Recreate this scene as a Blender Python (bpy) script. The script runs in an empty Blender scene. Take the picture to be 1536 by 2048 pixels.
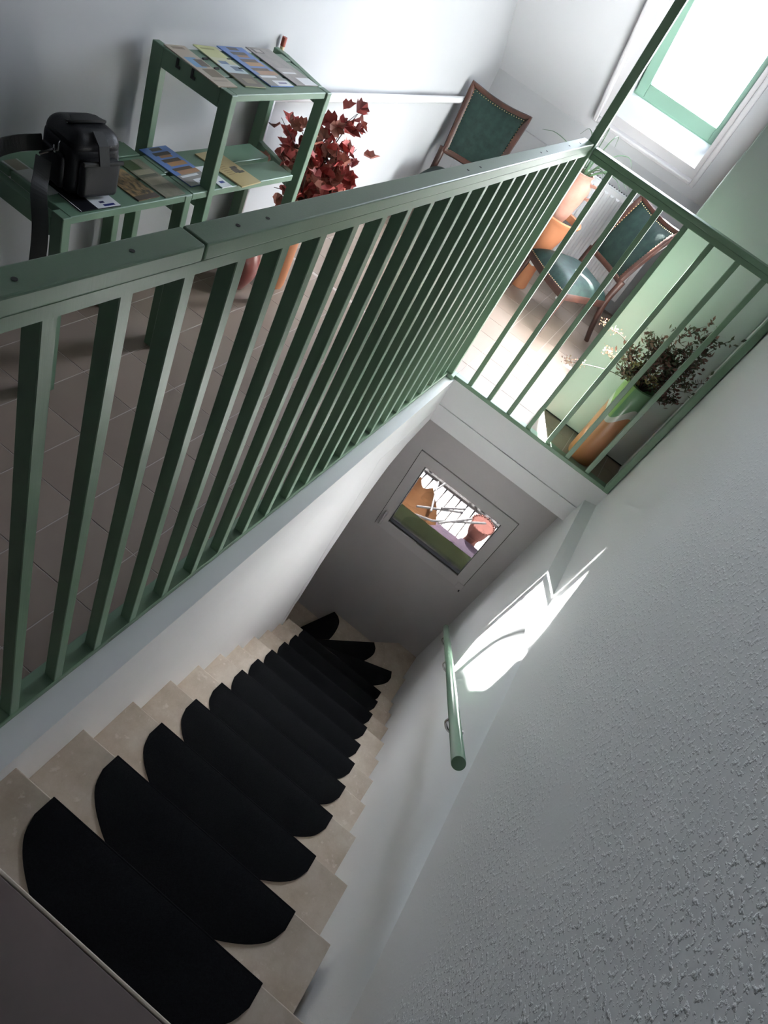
import bpy, bmesh, math, random
from mathutils import Vector, Matrix
sc = bpy.context.scene
COL = sc.collection
PI = math.pi

# ------------------------------------------------------------------ camera
cam_d = bpy.data.cameras.new('camera'); cam = bpy.data.objects.new('camera', cam_d); COL.objects.link(cam)
def cam_axes(yaw, pitch, roll):
    y, p, r = map(math.radians, (yaw, pitch, roll))
    fw = Vector((math.sin(y)*math.cos(p), math.cos(y)*math.cos(p), math.sin(p)))
    rt = Vector((math.cos(y), -math.sin(y), 0)); up = rt.cross(fw)
    R = math.cos(r)*rt + math.sin(r)*up; U = -math.sin(r)*rt + math.cos(r)*up
    return fw, R, U
fw, R_, U_ = cam_axes(-7.1318, -41.7531, 33.3891)
M = Matrix.Identity(4)
for i in range(3):
    M[i][0] = R_[i]; M[i][1] = U_[i]; M[i][2] = -fw[i]
M[0][3], M[1][3], M[2][3] = 0.4264, -2.862, 1.6015
cam.matrix_world = M
cam_d.sensor_width = 36; cam_d.lens = 1320.1*36/2048; cam_d.clip_start = 0.01
sc.camera = cam

# ------------------------------------------------------------------ sky, sun, exposure
w = bpy.data.worlds.new('sky'); sc.world = w; w.use_nodes = True
bg = w.node_tree.nodes['Background']; bg.inputs[0].default_value = (0.86, 0.92, 1.06, 1); bg.inputs[1].default_value = 28.0
sun_d = bpy.data.lights.new('sun', 'SUN'); sun_d.energy = 155; sun_d.angle = math.radians(1.1); sun_d.color = (1, 0.97, 0.95)
sun = bpy.data.objects.new('sun', sun_d); COL.objects.link(sun)
SUN = Vector((0.446, -1, -0.965)).normalized()
sun.rotation_euler = SUN.to_track_quat('-Z', 'Y').to_euler()
# roof frame (sloped ceiling with the skylight)
RU = Vector((0, -0.585, 0.811)); RN = Vector((0, 0.811, 0.585)); RO = Vector((0, 2.1, 0.845))
def roof(x, t, d=0): return Vector((x, 0, 0)) + RO + RU*t + RN*d
por_d = bpy.data.lights.new('skylight_portal', 'AREA'); por_d.shape = 'RECTANGLE'; por_d.size = 0.7; por_d.size_y = 1.65
por_d.cycles.is_portal = True
por = bpy.data.objects.new('skylight_portal', por_d); COL.objects.link(por)
por.location = roof(-0.045, 0.97, 0.27); por.rotation_euler = (-RN).to_track_quat('-Z', 'X').to_euler()
Mx = Matrix((( 1, 0, 0), (0, 0, 0), (0, 0, 0)))
_q = Matrix.Identity(3); _q.col[0] = Vector((1,0,0)); _q.col[1] = -RU; _q.col[2] = RN
_q.col[1] = RN.cross(Vector((1,0,0))); por.rotation_euler = _q.to_euler()
p2 = bpy.data.lights.new('window_portal', 'AREA'); p2.shape = 'RECTANGLE'; p2.size = 0.6; p2.size_y = 0.56; p2.cycles.is_portal = True
p2o = bpy.data.objects.new('window_portal', p2); COL.objects.link(p2o); p2o.location = (0.374, 0.30, -0.93); p2o.rotation_euler = (-PI/2, 0, 0)
sc.view_settings.view_transform = 'Standard'; sc.view_settings.look = 'None'
sc.view_settings.gamma = 1; sc.view_settings.use_curve_mapping = False
sc.view_settings.exposure = 1.1
try:
    sc.cycles.use_denoising = True; sc.cycles.denoiser = 'OPENIMAGEDENOISE'
    sc.cycles.max_bounces = 10; sc.cycles.diffuse_bounces = 7; sc.cycles.transparent_max_bounces = 16
    sc.cycles.sample_clamp_indirect = 8; sc.cycles.caustics_reflective = False
except Exception: pass

# ------------------------------------------------------------------ material helpers
def S(r, g, b): return tuple(((c/255)/12.92 if c/255 <= .04045 else ((c/255+.055)/1.055)**2.4) for c in (r, g, b)) + (1,)
def mat(name, col, rough=.6, metal=0, bump=None, var=None, spec=.5, rnd=0, coat=0, coord='Object', sheen=0):
    """bump=(scale, strength, distance)   var=(scale, second colour, amount)"""
    m = bpy.data.materials.new(name); m.use_nodes = True; nt = m.node_tree; N = nt.nodes; L = nt.links
    b = N['Principled BSDF']; b.inputs['Base Color'].default_value = col; b.inputs['Roughness'].default_value = rough
    b.inputs['Metallic'].default_value = metal; b.inputs['Specular IOR Level'].default_value = spec
    b.inputs['Coat Weight'].default_value = coat; b.inputs['Sheen Weight'].default_value = sheen
    tc = N.new('ShaderNodeTexCoord'); out = None
    if var:
        n = N.new('ShaderNodeTexNoise'); n.inputs['Scale'].default_value = var[0]; n.inputs['Detail'].default_value = 6
        L.new(tc.outputs[coord], n.inputs['Vector'])
        r = N.new('ShaderNodeValToRGB'); r.color_ramp.elements[0].position = .35; r.color_ramp.elements[1].position = .68
        L.new(n.outputs['Fac'], r.inputs['Fac'])
        mx = N.new('ShaderNodeMix'); mx.data_type = 'RGBA'; mx.inputs[6].default_value = col; mx.inputs[7].default_value = var[1]
        mu = N.new('ShaderNodeMath'); mu.operation = 'MULTIPLY'; mu.inputs[1].default_value = var[2]
        L.new(r.outputs['Color'], mu.inputs[0]); L.new(mu.outputs[0], mx.inputs[0]); out = mx.outputs[2]
        L.new(out, b.inputs['Base Color'])
    if rnd:
        oi = N.new('ShaderNodeObjectInfo'); hs = N.new('ShaderNodeHueSaturation')
        mr = N.new('ShaderNodeMapRange'); mr.inputs[3].default_value = 1-rnd; mr.inputs[4].default_value = 1+rnd
        L.new(oi.outputs['Random'], mr.inputs[0]); L.new(mr.outputs[0], hs.inputs['Value'])
        if out: L.new(out, hs.inputs['Color'])
        else: hs.inputs['Color'].default_value = col
        L.new(hs.outputs[0], b.inputs['Base Color'])
    if bump:
        n2 = N.new('ShaderNodeTexNoise'); n2.inputs['Scale'].default_value = bump[0]; n2.inputs['Detail'].default_value = 4
        L.new(tc.outputs[coord], n2.inputs['Vector'])
        bp = N.new('ShaderNodeBump'); bp.inputs['Strength'].default_value = bump[1]; bp.inputs['Distance'].default_value = bump[2]
        L.new(n2.outputs['Fac'], bp.inputs['Height']); L.new(bp.outputs[0], b.inputs['Normal'])
    return m
def wood_paint(name, col, rough=.40):
    m = mat(name, col, rough, var=(5, tuple(c*.82 for c in col[:3])+(1,), .5), spec=.5)
    nt = m.node_tree; N = nt.nodes; L = nt.links; b = N['Principled BSDF']
    tc = N.new('ShaderNodeTexCoord'); mp = N.new('ShaderNodeMapping'); n = N.new('ShaderNodeTexNoise')
    mp.inputs['Scale'].default_value = (260, 260, 9); n.inputs['Scale'].default_value = 1; n.inputs['Detail'].default_value = 2
    L.new(tc.outputs['Object'], mp.inputs[0]); L.new(mp.outputs[0], n.inputs[0])
    bp = N.new('ShaderNodeBump'); bp.inputs['Strength'].default_value = .35; bp.inputs['Distance'].default_value = .0006
    L.new(n.outputs['Fac'], bp.inputs['Height']); L.new(bp.outputs[0], b.inputs['Normal'])
    return m
M_green = wood_paint('green_paint', (0.155, 0.245, 0.165, 1))
M_greend = mat('green_paint_furniture', (0.125, 0.215, 0.145, 1), .42, var=(6, (0.105, 0.18, 0.12, 1), .5), bump=(60, .15, .0005))
M_rail = wood_paint('green_varnish_round', (0.17, 0.30, 0.20, 1), .22)
M_white = mat('white_plaster', (0.84, 0.83, 0.85, 1), .85, bump=(9, .25, .004), var=(2.2, (0.78, 0.77, 0.78, 1), .5))
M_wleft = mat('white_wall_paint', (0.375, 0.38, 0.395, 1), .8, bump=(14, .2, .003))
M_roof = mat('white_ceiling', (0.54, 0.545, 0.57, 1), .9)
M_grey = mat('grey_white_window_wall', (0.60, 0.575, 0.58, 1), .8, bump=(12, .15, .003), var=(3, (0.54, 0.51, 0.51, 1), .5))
M_trim = mat('grey_casing', (0.50, 0.49, 0.51, 1), .55)
M_pvc = mat('grey_white_plastic', (0.62, 0.595, 0.60, 1), .4)
M_back = mat('bounce_cutting_dark', (0.035, 0.025, 0.02, 1), .6)  # invented dark colour for the unseen back wall, keeps bounce light down
M_gap = mat('dark_joint', (0.03, 0.03, 0.03, 1), .8)
M_grout = mat('pale_grout', (0.40, 0.34, 0.31, 1), .9)
M_tile = mat('rosy_floor_tile', (0.220, 0.170, 0.138, 1), .42, var=(6, (0.200, 0.148, 0.118, 1), .6), rnd=.05, bump=(20, .06, .001), spec=.5)
M_land = mat('landing_tile', (0.20, 0.15, 0.14, 1), .45, var=(5, (0.12, 0.10, 0.09, 1), .7), rnd=.05)
M_carpet = mat('black_carpet', (0.0045, 0.0047, 0.0055, 1), .95, bump=(900, .6, .002), spec=.1, var=(240, (0.008, 0.0085, 0.010, 1), .8))
M_door = mat('pale_green_paint', (0.575, 0.60, 0.60, 1), .6, bump=(4, .1, .003))
M_terra = mat('terracotta', (0.37, 0.135, 0.06, 1), .7, var=(7, (0.42, 0.19, 0.10, 1), .5))
M_terrap = mat('terracotta_pink', (0.33, 0.155, 0.115, 1), .8, var=(12, (0.37, 0.22, 0.175, 1), .7))
M_terrad = mat('dark_red_glaze', (0.20, 0.055, 0.045, 1), .3)
M_soil = mat('soil', (0.03, 0.022, 0.016, 1), .95, bump=(60, .8, .01))
M_rad = mat('radiator_enamel', (0.72, 0.72, 0.74, 1), .35)
M_wood = mat('dark_walnut', (0.032, 0.014, 0.011, 1), .42, var=(14, (0.075, 0.028, 0.018, 1), .7))
M_uph = mat('green_leatherette', (0.010, 0.028, 0.023, 1), .55, spec=.3, var=(28, (0.004, 0.012, 0.011, 1), .9), bump=(120, .4, .0012))
M_brass = mat('brass_nail', (0.55, 0.38, 0.18, 1), .3, 1)
M_bag = mat('black_nylon', (0.006, 0.006, 0.009, 1), .5, spec=.3, bump=(260, .35, .001))
M_bagd = mat('black_webbing', (0.008, 0.008, 0.009, 1), .7, bump=(300, .4, .001))
M_tube = mat('grey_tube_metal', (0.035, 0.033, 0.03, 1), .5, .2)
M_steel = mat('steel', (0.45, 0.44, 0.43, 1), .25, 1)
M_black = mat('black_rubber', (0.01, 0.01, 0.01, 1), .6)
M_redleaf = mat('red_leaf', (0.36, 0.050, 0.050, 1), .55, var=(14, (0.50, 0.14, 0.12, 1), .6), rnd=.35)
M_redleaf2 = mat('pink_brown_leaf', (0.42, 0.17, 0.13, 1), .6, var=(14, (0.30, 0.08, 0.06, 1), .6), rnd=.3)
M_stem = mat('dark_stem', (0.06, 0.03, 0.02, 1), .7)
M_cane = mat('pale_cane', (0.55, 0.42, 0.26, 1), .6)
M_caner = mat('red_tip', (0.30, 0.05, 0.03, 1), .5)
M_blade = mat('green_blade_leaf', (0.07, 0.13, 0.07, 1), .4, rnd=.3)
M_dry = mat('dried_olive_leaf', (0.075, 0.080, 0.045, 1), .7)
M_dryr = mat('dried_red_brown_leaf', (0.14, 0.065, 0.050, 1), .7)
M_flower = mat('pale_pink_blossom', (0.75, 0.48, 0.42, 1), .7)
M_paper = mat('white_paper', (0.72, 0.73, 0.75, 1), .5)
M_orange = mat('orange_plastic', (0.105, 0.050, 0.020, 1), .9, spec=.08, var=(5, (0.085, 0.036, 0.014, 1), .5))
M_coral = mat('coral_ceramic', (0.085, 0.034, 0.027, 1), .9, spec=.08)
M_lilac = mat('lilac_fabric', (0.040, 0.026, 0.036, 1), .9, spec=.1, var=(6, (0.014, 0.014, 0.02, 1), .7))
M_deck = mat('bleached_deck', (0.62, 0.60, 0.57, 1), .7, rnd=.04)
M_gravel = mat('grey_gravel', (0.09, 0.085, 0.08, 1), .9, spec=.1, bump=(70, 1, .02), var=(90, (0.01, 0.01, 0.01, 1), 1))
M_sill = mat('olive_green_sill', (0.060, 0.078, 0.036, 1), .95, spec=.08)
M_sash = mat('mint_green_sash', (0.20, 0.34, 0.26, 1), .4)

def stone():
    m = mat('beige_limestone', (0.50, 0.42, 0.34, 1), .42, rnd=.11)
    nt = m.node_tree; N = nt.nodes; L = nt.links; b = N['Principled BSDF']
    tc = N.new('ShaderNodeTexCoord')
    n = N.new('ShaderNodeTexNoise'); n.inputs['Scale'].default_value = 9; n.inputs['Detail'].default_value = 8; n.inputs['Roughness'].default_value = .7
    oi = N.new('ShaderNodeObjectInfo'); ad = N.new('ShaderNodeVectorMath'); ad.operation = 'SCALE'; ad.inputs['Scale'].default_value = 1
    va = N.new('ShaderNodeVectorMath'); va.operation = 'ADD'
    mu = N.new('ShaderNodeMath'); mu.operation = 'MULTIPLY'; mu.inputs[1].default_value = 40
    L.new(oi.outputs['Random'], mu.inputs[0]); L.new(tc.outputs['Object'], va.inputs[0]); L.new(mu.outputs[0], va.inputs[1])
    L.new(va.outputs[0], n.inputs['Vector'])
    r = N.new('ShaderNodeValToRGB'); e = r.color_ramp.elements
    e[0].position = .3; e[0].color = (0.40, 0.325, 0.25, 1); e[1].position = .75; e[1].color = (0.60, 0.53, 0.45, 1)
    x = r.color_ramp.elements.new(.5); x.color = (0.49, 0.41, 0.33, 1)
    L.new(n.outputs['Fac'], r.inputs['Fac'])
    n3 = N.new('ShaderNodeTexNoise'); n3.inputs['Scale'].default_value = 45; n3.inputs['Detail'].default_value = 5; L.new(va.outputs[0], n3.inputs['Vector'])
    r3 = N.new('ShaderNodeValToRGB'); r3.color_ramp.elements[0].position = .62; r3.color_ramp.elements[1].position = .72
    L.new(n3.outputs['Fac'], r3.inputs['Fac'])
    mx = N.new('ShaderNodeMix'); mx.data_type = 'RGBA'; mx.inputs[7].default_value = (0.68, 0.60, 0.53, 1)
    m5 = N.new('ShaderNodeMath'); m5.operation = 'MULTIPLY'; m5.inputs[1].default_value = .6
    L.new(r3.outputs[0], m5.inputs[0]); L.new(m5.outputs[0], mx.inputs[0]); L.new(r.outputs[0], mx.inputs[6])
    hs = [q for q in N if q.type == 'HUE_SAT'][0]; L.new(mx.outputs[2], hs.inputs['Color'])
    return m
M_stone = stone()

def stucco():
    """white rendered wall: smooth low down, rough render with pits above (fine relief only)"""
    m = bpy.data.materials.new('rough_render'); m.use_nodes = True; nt = m.node_tree; N = nt.nodes; L = nt.links
    b = N['Principled BSDF']; b.inputs['Base Color'].default_value = (0.78, 0.79, 0.79, 1); b.inputs['Roughness'].default_value = .75
    tc = N.new('ShaderNodeTexCoord'); n = N.new('ShaderNodeTexNoise'); n.inputs['Scale'].default_value = 110; n.inputs['Detail'].default_value = 3
    mp = N.new('ShaderNodeMapping'); mp.inputs['Scale'].default_value = (1, .75, 1.1)
    L.new(tc.outputs['Object'], mp.inputs[0]); L.new(mp.outputs[0], n.inputs['Vector'])
    r = N.new('ShaderNodeValToRGB'); r.color_ramp.elements[0].position = .53; r.color_ramp.elements[1].position = .70
    L.new(n.outputs['Fac'], r.inputs['Fac'])
    n2 = N.new('ShaderNodeTexNoise'); n2.inputs['Scale'].default_value = 3.2; n2.inputs['Detail'].default_value = 2; L.new(tc.outputs['Object'], n2.inputs['Vector'])
    r2 = N.new('ShaderNodeValToRGB'); r2.color_ramp.elements[0].position = .32; r2.color_ramp.elements[1].position = .6
    L.new(n2.outputs['Fac'], r2.inputs['Fac'])
    sx = N.new('ShaderNodeSeparateXYZ'); L.new(tc.outputs['Object'], sx.inputs[0])
    mz = N.new('ShaderNodeMapRange'); mz.inputs[1].default_value = .02; mz.inputs[2].default_value = .30; L.new(sx.outputs['Z'], mz.inputs[0])
    my = N.new('ShaderNodeMapRange'); my.inputs[1].default_value = -.55; my.inputs[2].default_value = -1.35; my.inputs[3].default_value = 0; my.inputs[4].default_value = 1; L.new(sx.outputs['Y'], my.inputs[0])
    q = N.new('ShaderNodeMath'); q.operation = 'MULTIPLY'; L.new(mz.outputs[0], q.inputs[0]); L.new(my.outputs[0], q.inputs[1])
    q2 = N.new('ShaderNodeMath'); q2.operation = 'MULTIPLY'; L.new(q.outputs[0], q2.inputs[0]); L.new(r2.outputs[0], q2.inputs[1])
    q4 = N.new('ShaderNodeMath'); q4.operation = 'MULTIPLY_ADD'; q4.inputs[1].default_value = .85; q4.inputs[2].default_value = .05; L.new(q2.outputs[0], q4.inputs[0])
    q3 = N.new('ShaderNodeMath'); q3.operation = 'MULTIPLY'; L.new(q4.outputs[0], q3.inputs[0]); L.new(r.outputs[0], q3.inputs[1])
    bp = N.new('ShaderNodeBump'); bp.inputs['Strength'].default_value = .6; bp.inputs['Distance'].default_value = .0038
    L.new(q3.outputs[0], bp.inputs['Height']); L.new(bp.outputs[0], b.inputs['Normal'])
    return m
M_stucco = stucco()

def glass(name, mottle=0, tint=(.97, .98, .98, 1)):
    m = bpy.data.materials.new(name); m.use_nodes = True; nt = m.node_tree; N = nt.nodes; L = nt.links
    N.remove(N['Principled BSDF']); o = N['Material Output']
    t = N.new('ShaderNodeBsdfTransparent'); t.inputs[0].default_value = tint
    g = N.new('ShaderNodeBsdfGlossy'); g.inputs['Roughness'].default_value = .02
    f = N.new('ShaderNodeFresnel'); f.inputs[0].default_value = 1.45
    mx = N.new('ShaderNodeMixShader'); L.new(f.outputs[0], mx.inputs[0]); L.new(t.outputs[0], mx.inputs[1]); L.new(g.outputs[0], mx.inputs[2])
    last = mx
    if mottle:  # bluish translucent patches mixed in by noise
        d = N.new('ShaderNodeBsdfTranslucent'); d.inputs[0].default_value = (.09, .11, .125, 1)
        tc = N.new('ShaderNodeTexCoord'); n = N.new('ShaderNodeTexNoise'); n.inputs['Scale'].default_value = 7; n.inputs['Detail'].default_value = 9; n.inputs['Roughness'].default_value = .75
        L.new(tc.outputs['Object'], n.inputs['Vector'])
        r = N.new('ShaderNodeValToRGB'); r.color_ramp.elements[0].position = .50; r.color_ramp.elements[1].position = .62
        L.new(n.outputs['Fac'], r.inputs['Fac'])
        mu = N.new('ShaderNodeMath'); mu.operation = 'MULTIPLY'; mu.inputs[1].default_value = mottle; L.new(r.outputs[0], mu.inputs[0])
        m2 = N.new('ShaderNodeMixShader'); L.new(mu.outputs[0], m2.inputs[0]); L.new(mx.outputs[0], m2.inputs[1]); L.new(d.outputs[0], m2.inputs[2]); last = m2
    L.new(last.outputs[0], o.inputs['Surface'])
    return m
M_glass = glass('yard_dimming_glass', tint=(.33, .33, .33, 1)); M_glassd = glass('mottled_glass', .5)  # grey tint added to the lower window pane to dim the sunlit yard

def print_mat(name, base, rects, noise=None):
    """flat print: coloured rectangles (u0,u1,v0,v1,col) over a base, in generated coordinates"""
    m = bpy.data.materials.new(name); m.use_nodes = True; nt = m.node_tree; N = nt.nodes; L = nt.links
    b = N['Principled BSDF']; b.inputs['Roughness'].default_value = .3
    tc = N.new('ShaderNodeTexCoord'); sx = N.new('ShaderNodeSeparateXYZ'); L.new(tc.outputs['Generated'], sx.inputs[0])
    cur = None
    def cmp(out, v, op):
        q = N.new('ShaderNodeMath'); q.operation = op; q.inputs[1].default_value = v; L.new(out, q.inputs[0]); return q.outputs[0]
    def mul(a, c):
        q = N.new('ShaderNodeMath'); q.operation = 'MULTIPLY'; L.new(a, q.inputs[0]); L.new(c, q.inputs[1]); return q.outputs[0]
    if noise:
        n = N.new('ShaderNodeTexNoise'); n.inputs['Scale'].default_value = noise[0]; n.inputs['Detail'].default_value = 5; L.new(tc.outputs['Generated'], n.inputs['Vector'])
        r = N.new('ShaderNodeValToRGB'); r.color_ramp.elements[0].position = .38; r.color_ramp.elements[1].position = .62
        r.color_ramp.elements[0].color = base; r.color_ramp.elements[1].color = noise[1]; L.new(n.outputs['Fac'], r.inputs['Fac']); cur = r.outputs[0]
    for (u0, u1, v0, v1, c) in rects:
        f = mul(mul(cmp(sx.outputs['X'], u0, 'GREATER_THAN'), cmp(sx.outputs['X'], u1, 'LESS_THAN')), mul(cmp(sx.outputs['Y'], v0, 'GREATER_THAN'), cmp(sx.outputs['Y'], v1, 'LESS_THAN')))
        mx = N.new('ShaderNodeMix'); mx.data_type = 'RGBA'; L.new(f, mx.inputs[0])
        if cur: L.new(cur, mx.inputs[6])
        else: mx.inputs[6].default_value = base
        mx.inputs[7].default_value = c; cur = mx.outputs[2]
    if cur: L.new(cur, b.inputs['Base Color'])
    else: b.inputs['Base Color'].default_value = base
    return m

# ------------------------------------------------------------------ geometry helpers
def nb(): return bmesh.new()
def hexa(bm, P):
    v = [bm.verts.new(p) for p in P]
    for f in ((0, 3, 2, 1), (4, 5, 6, 7), (0, 1, 5, 4), (1, 2, 6, 5), (2, 3, 7, 6), (3, 0, 4, 7)): bm.faces.new([v[i] for i in f])
    return v
def box(bm, x0, x1, y0, y1, z0, z1):
    return hexa(bm, [(x0, y0, z0), (x1, y0, z0), (x1, y1, z0), (x0, y1, z0), (x0, y0, z1), (x1, y0, z1), (x1, y1, z1), (x0, y1, z1)])
def prism(bm, pts, a, b):
    """extrude polygon pts from offset vector a to b"""
    a = Vector(a); b = Vector(b); lo = [bm.verts.new(Vector(p)+a) for p in pts]; hi = [bm.verts.new(Vector(p)+b) for p in pts]
    bm.faces.new(lo[::-1]); bm.faces.new(hi); n = len(pts)
    for i in range(n): bm.faces.new((lo[i], lo[(i+1) % n], hi[(i+1) % n], hi[i]))
def lathe(bm, prof, c=(0, 0, 0), seg=28, cap=True, wob=0, k=0):
    rings = []
    for (r, z) in prof:
        rings.append([bm.verts.new((c[0]+r*(1+wob*math.cos(k*2*PI*i/seg))*math.cos(2*PI*i/seg), c[1]+r*(1+wob*math.cos(k*2*PI*i/seg))*math.sin(2*PI*i/seg), c[2]+z)) for i in range(seg)])
    for a, b in zip(rings, rings[1:]):
        for i in range(seg): bm.faces.new((a[i], a[(i+1) % seg], b[(i+1) % seg], b[i]))
    if cap: bm.faces.new(rings[0][::-1]); bm.faces.new(rings[-1])
def tube(bm, pts, r, seg=10, r1=None, flat=None):
    """round tube through pts; flat=(w,t,normal) makes a strap"""
    pts = [Vector(p) for p in pts]; n = len(pts); rings = []; side0 = None
    for i, p in enumerate(pts):
        d = (pts[min(i+1, n-1)]-pts[max(i-1, 0)]).normalized()
        ref = side0 if side0 is not None else (Vector((0, 0, 1)) if abs(d.z) < .9 else Vector((1, 0, 0)))
        if flat: ref = Vector(flat[2])
        s = d.cross(ref).normalized(); u = s.cross(d).normalized()
        if not flat: side0 = u
        rr = r if r1 is None else r+(r1-r)*i/(n-1)
        if flat:
            w_, t_ = flat[0]/2, flat[1]/2
            rings.append([bm.verts.new(p+s*a+u*b) for a, b in ((-w_, -t_), (w_, -t_), (w_, t_), (-w_, t_))])
        else:
            rings.append([bm.verts.new(p+(s*math.cos(2*PI*j/seg)+u*math.sin(2*PI*j/seg))*rr) for j in range(seg)])
    m = len(rings[0])
    for a, b in zip(rings, rings[1:]):
        for j in range(m): bm.faces.new((a[j], a[(j+1) % m], b[(j+1) % m], b[j]))
    bm.faces.new(rings[0][::-1]); bm.faces.new(rings[-1])
def curve3(pts, k=6):
    """Catmull-Rom"""
    P = [Vector(p) for p in pts]; P = [P[0]*2-P[1]]+P+[P[-1]*2-P[-2]]; out = []
    for i in range(1, len(P)-2):
        for j in range(k):
            t = j/k; a, b, c, d = P[i-1], P[i], P[i+1], P[i+2]
            out.append(.5*((2*b)+(c-a)*t+(2*a-5*b+4*c-d)*t*t+(3*b-a-3*c+d)*t**3))
    out.append(P[-2]); return out
def bev(bm, off=.003, seg=2, ang=30):
    bmesh.ops.recalc_face_normals(bm, faces=bm.faces)
    es = [e for e in bm.edges if len(e.link_faces) == 2 and e.calc_face_angle(0) > math.radians(ang)]
    bmesh.ops.bevel(bm, geom=es, offset=off, segments=seg, profile=.5, affect='EDGES', clamp_overlap=True)
def obj(name, bm, m, parent=None, smooth=False, recalc=True, world=True):
    if recalc: bmesh.ops.recalc_face_normals(bm, faces=bm.faces)
    me = bpy.data.meshes.new(name); bm.to_mesh(me); bm.free()
    for k in (m if isinstance(m, (list, tuple)) else [m]): me.materials.append(k)
    if smooth:
        for p in me.polygons: p.use_smooth = True
        if smooth != 'all': me.set_sharp_from_angle(angle=math.radians(40))
    o = bpy.data.objects.new(name, me); COL.objects.link(o)
    if parent is not None:
        o.parent = parent
        if world: o.location = -gloc(parent)
    return o
def gloc(o):
    v = Vector(o.location)
    return v if o.parent is None else v+gloc(o.parent)
def thing(name, label, cat, loc=(0, 0, 0), rz=0, group=None, kind=None):
    o = bpy.data.objects.new(name, None); COL.objects.link(o); o.location = loc; o.rotation_euler = (0, 0, rz); o.empty_display_size = .1
    tag(o, label, cat, group, kind); return o
def tag(o, label=None, cat=None, group=None, kind=None):
    if label: o['label'] = label
    if cat: o['category'] = cat
    if group: o['group'] = group
    if kind: o['kind'] = kind
    return o
def struct(name, bm, m, label, cat, **k):
    return tag(obj(name, bm, m, **k), label, cat, kind='structure')
def copy_tree(o, parent=None):
    c = o.copy(); COL.objects.link(c); c.parent = parent
    for ch in list(o.children): copy_tree(ch, c)
    return c
def ss(a, b, x):
    t = max(0, min(1, (x-a)/(b-a))); return t*t*(3-2*t)

# ================================================================== SETTING
XL = -1.17; YF = 2.1; YB = -4.2; ZC = 2.6
# --- floor slab + tiles
bm = nb(); box(bm, XL-.1, -.05, YB, .04, -.26, -.0012); box(bm, XL-.1, .96, .04, YF+.1, -.26, -.0012)
floor = struct('floor', bm, M_grout, 'upstairs hall floor of rosy square tiles with pale joints', 'floor')
SX, SY = .2125, .207
def tile_mesh(wx, wy):
    b = nb(); box(b, -wx/2, wx/2, -wy/2, wy/2, -.006, .0); bev(b, .0005, 1)
    bmesh.ops.recalc_face_normals(b, faces=b.faces); me = bpy.data.meshes.new('tile'); b.to_mesh(me); b.free(); me.materials.append(M_tile); return me
cache = {}
def add_tile(x0, x1, y0, y1):
    j = .0016
    if x1-x0 < .02 or y1-y0 < .02: return
    key = (round(x1-x0-2*j, 4), round(y1-y0-2*j, 4))
    if key not in cache: cache[key] = tile_mesh(*key)
    o = bpy.data.objects.new('tile', cache[key]); COL.objects.link(o); o.parent = floor; o.location = ((x0+x1)/2, (y0+y1)/2, 0)
xs = [-1.075+SX*i for i in range(-1, 11)]; ys = [-.01+SY*i for i in range(-20, 12)]
for xa in xs:
    for ya in ys:
        x0, x1, y0, y1 = xa, xa+SX, ya, ya+SY
        if y0 < -3.1: continue
        x0 = max(x0, XL+.002); y1 = min(y1, YF-.002)
        if (y0+y1)/2 < .0: x1 = min(x1, -.085)
        else: y0 = max(y0, .012)
        x1 = min(x1, .915)
        if x0 > .50 and y0 > .5: continue
        if y0 < .31 < y1 and x0 > .42: y1 = .335
        add_tile(x0, x1, y0, y1)
# --- slab fascia (edge of the upper floor): white ledge strip and faces
bm = nb(); prism(bm, [(-.10, -2.9, 0), (0, -2.9, 0), (0, 0, 0), (-.03, .02, 0), (-.10, .02, 0)], (0, 0, -.20), (0, 0, 0))
tb = struct('trim_1', bm, M_white, 'white plastered edge of the hall floor under the long balustrade', 'floor edge')
bm = nb(); box(bm, -.04, .93, 0.0, .035, -.16, 0.0); box(bm, -.04, .93, .008, .035, -.275, -.16); 
struct('trim_2', bm, M_white, 'white plastered floor edge under the short far balustrade', 'floor edge')
# thin bead line on the far fascia
bm = nb(); box(bm, -.0, .90, -.006, .003, -.172, -.163)
struct('trim_3', bm, M_white, 'thin white bead along the floor edge above the lower window', 'trim')
# --- walls upstairs
bm = nb(); box(bm, XL-.1, XL, YB, YF+.1, -2.7, ZC)
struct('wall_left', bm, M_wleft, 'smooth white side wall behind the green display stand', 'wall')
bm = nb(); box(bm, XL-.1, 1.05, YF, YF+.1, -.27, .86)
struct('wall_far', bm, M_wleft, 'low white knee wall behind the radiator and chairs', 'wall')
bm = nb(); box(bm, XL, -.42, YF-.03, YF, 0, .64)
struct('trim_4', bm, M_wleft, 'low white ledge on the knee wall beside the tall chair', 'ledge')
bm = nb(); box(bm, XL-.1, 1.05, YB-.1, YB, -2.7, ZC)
struct('wall_back', bm, M_back, 'unseen wall behind the viewer, coloured dark to cut bounce light', 'wall')
bm = nb(); box(bm, XL, XL+.014, YB, YF-.03, 0, .075); bev(bm, .003, 1)
struct('baseboard_left', bm, M_wleft, 'low white baseboard along the left wall', 'baseboard')
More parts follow.
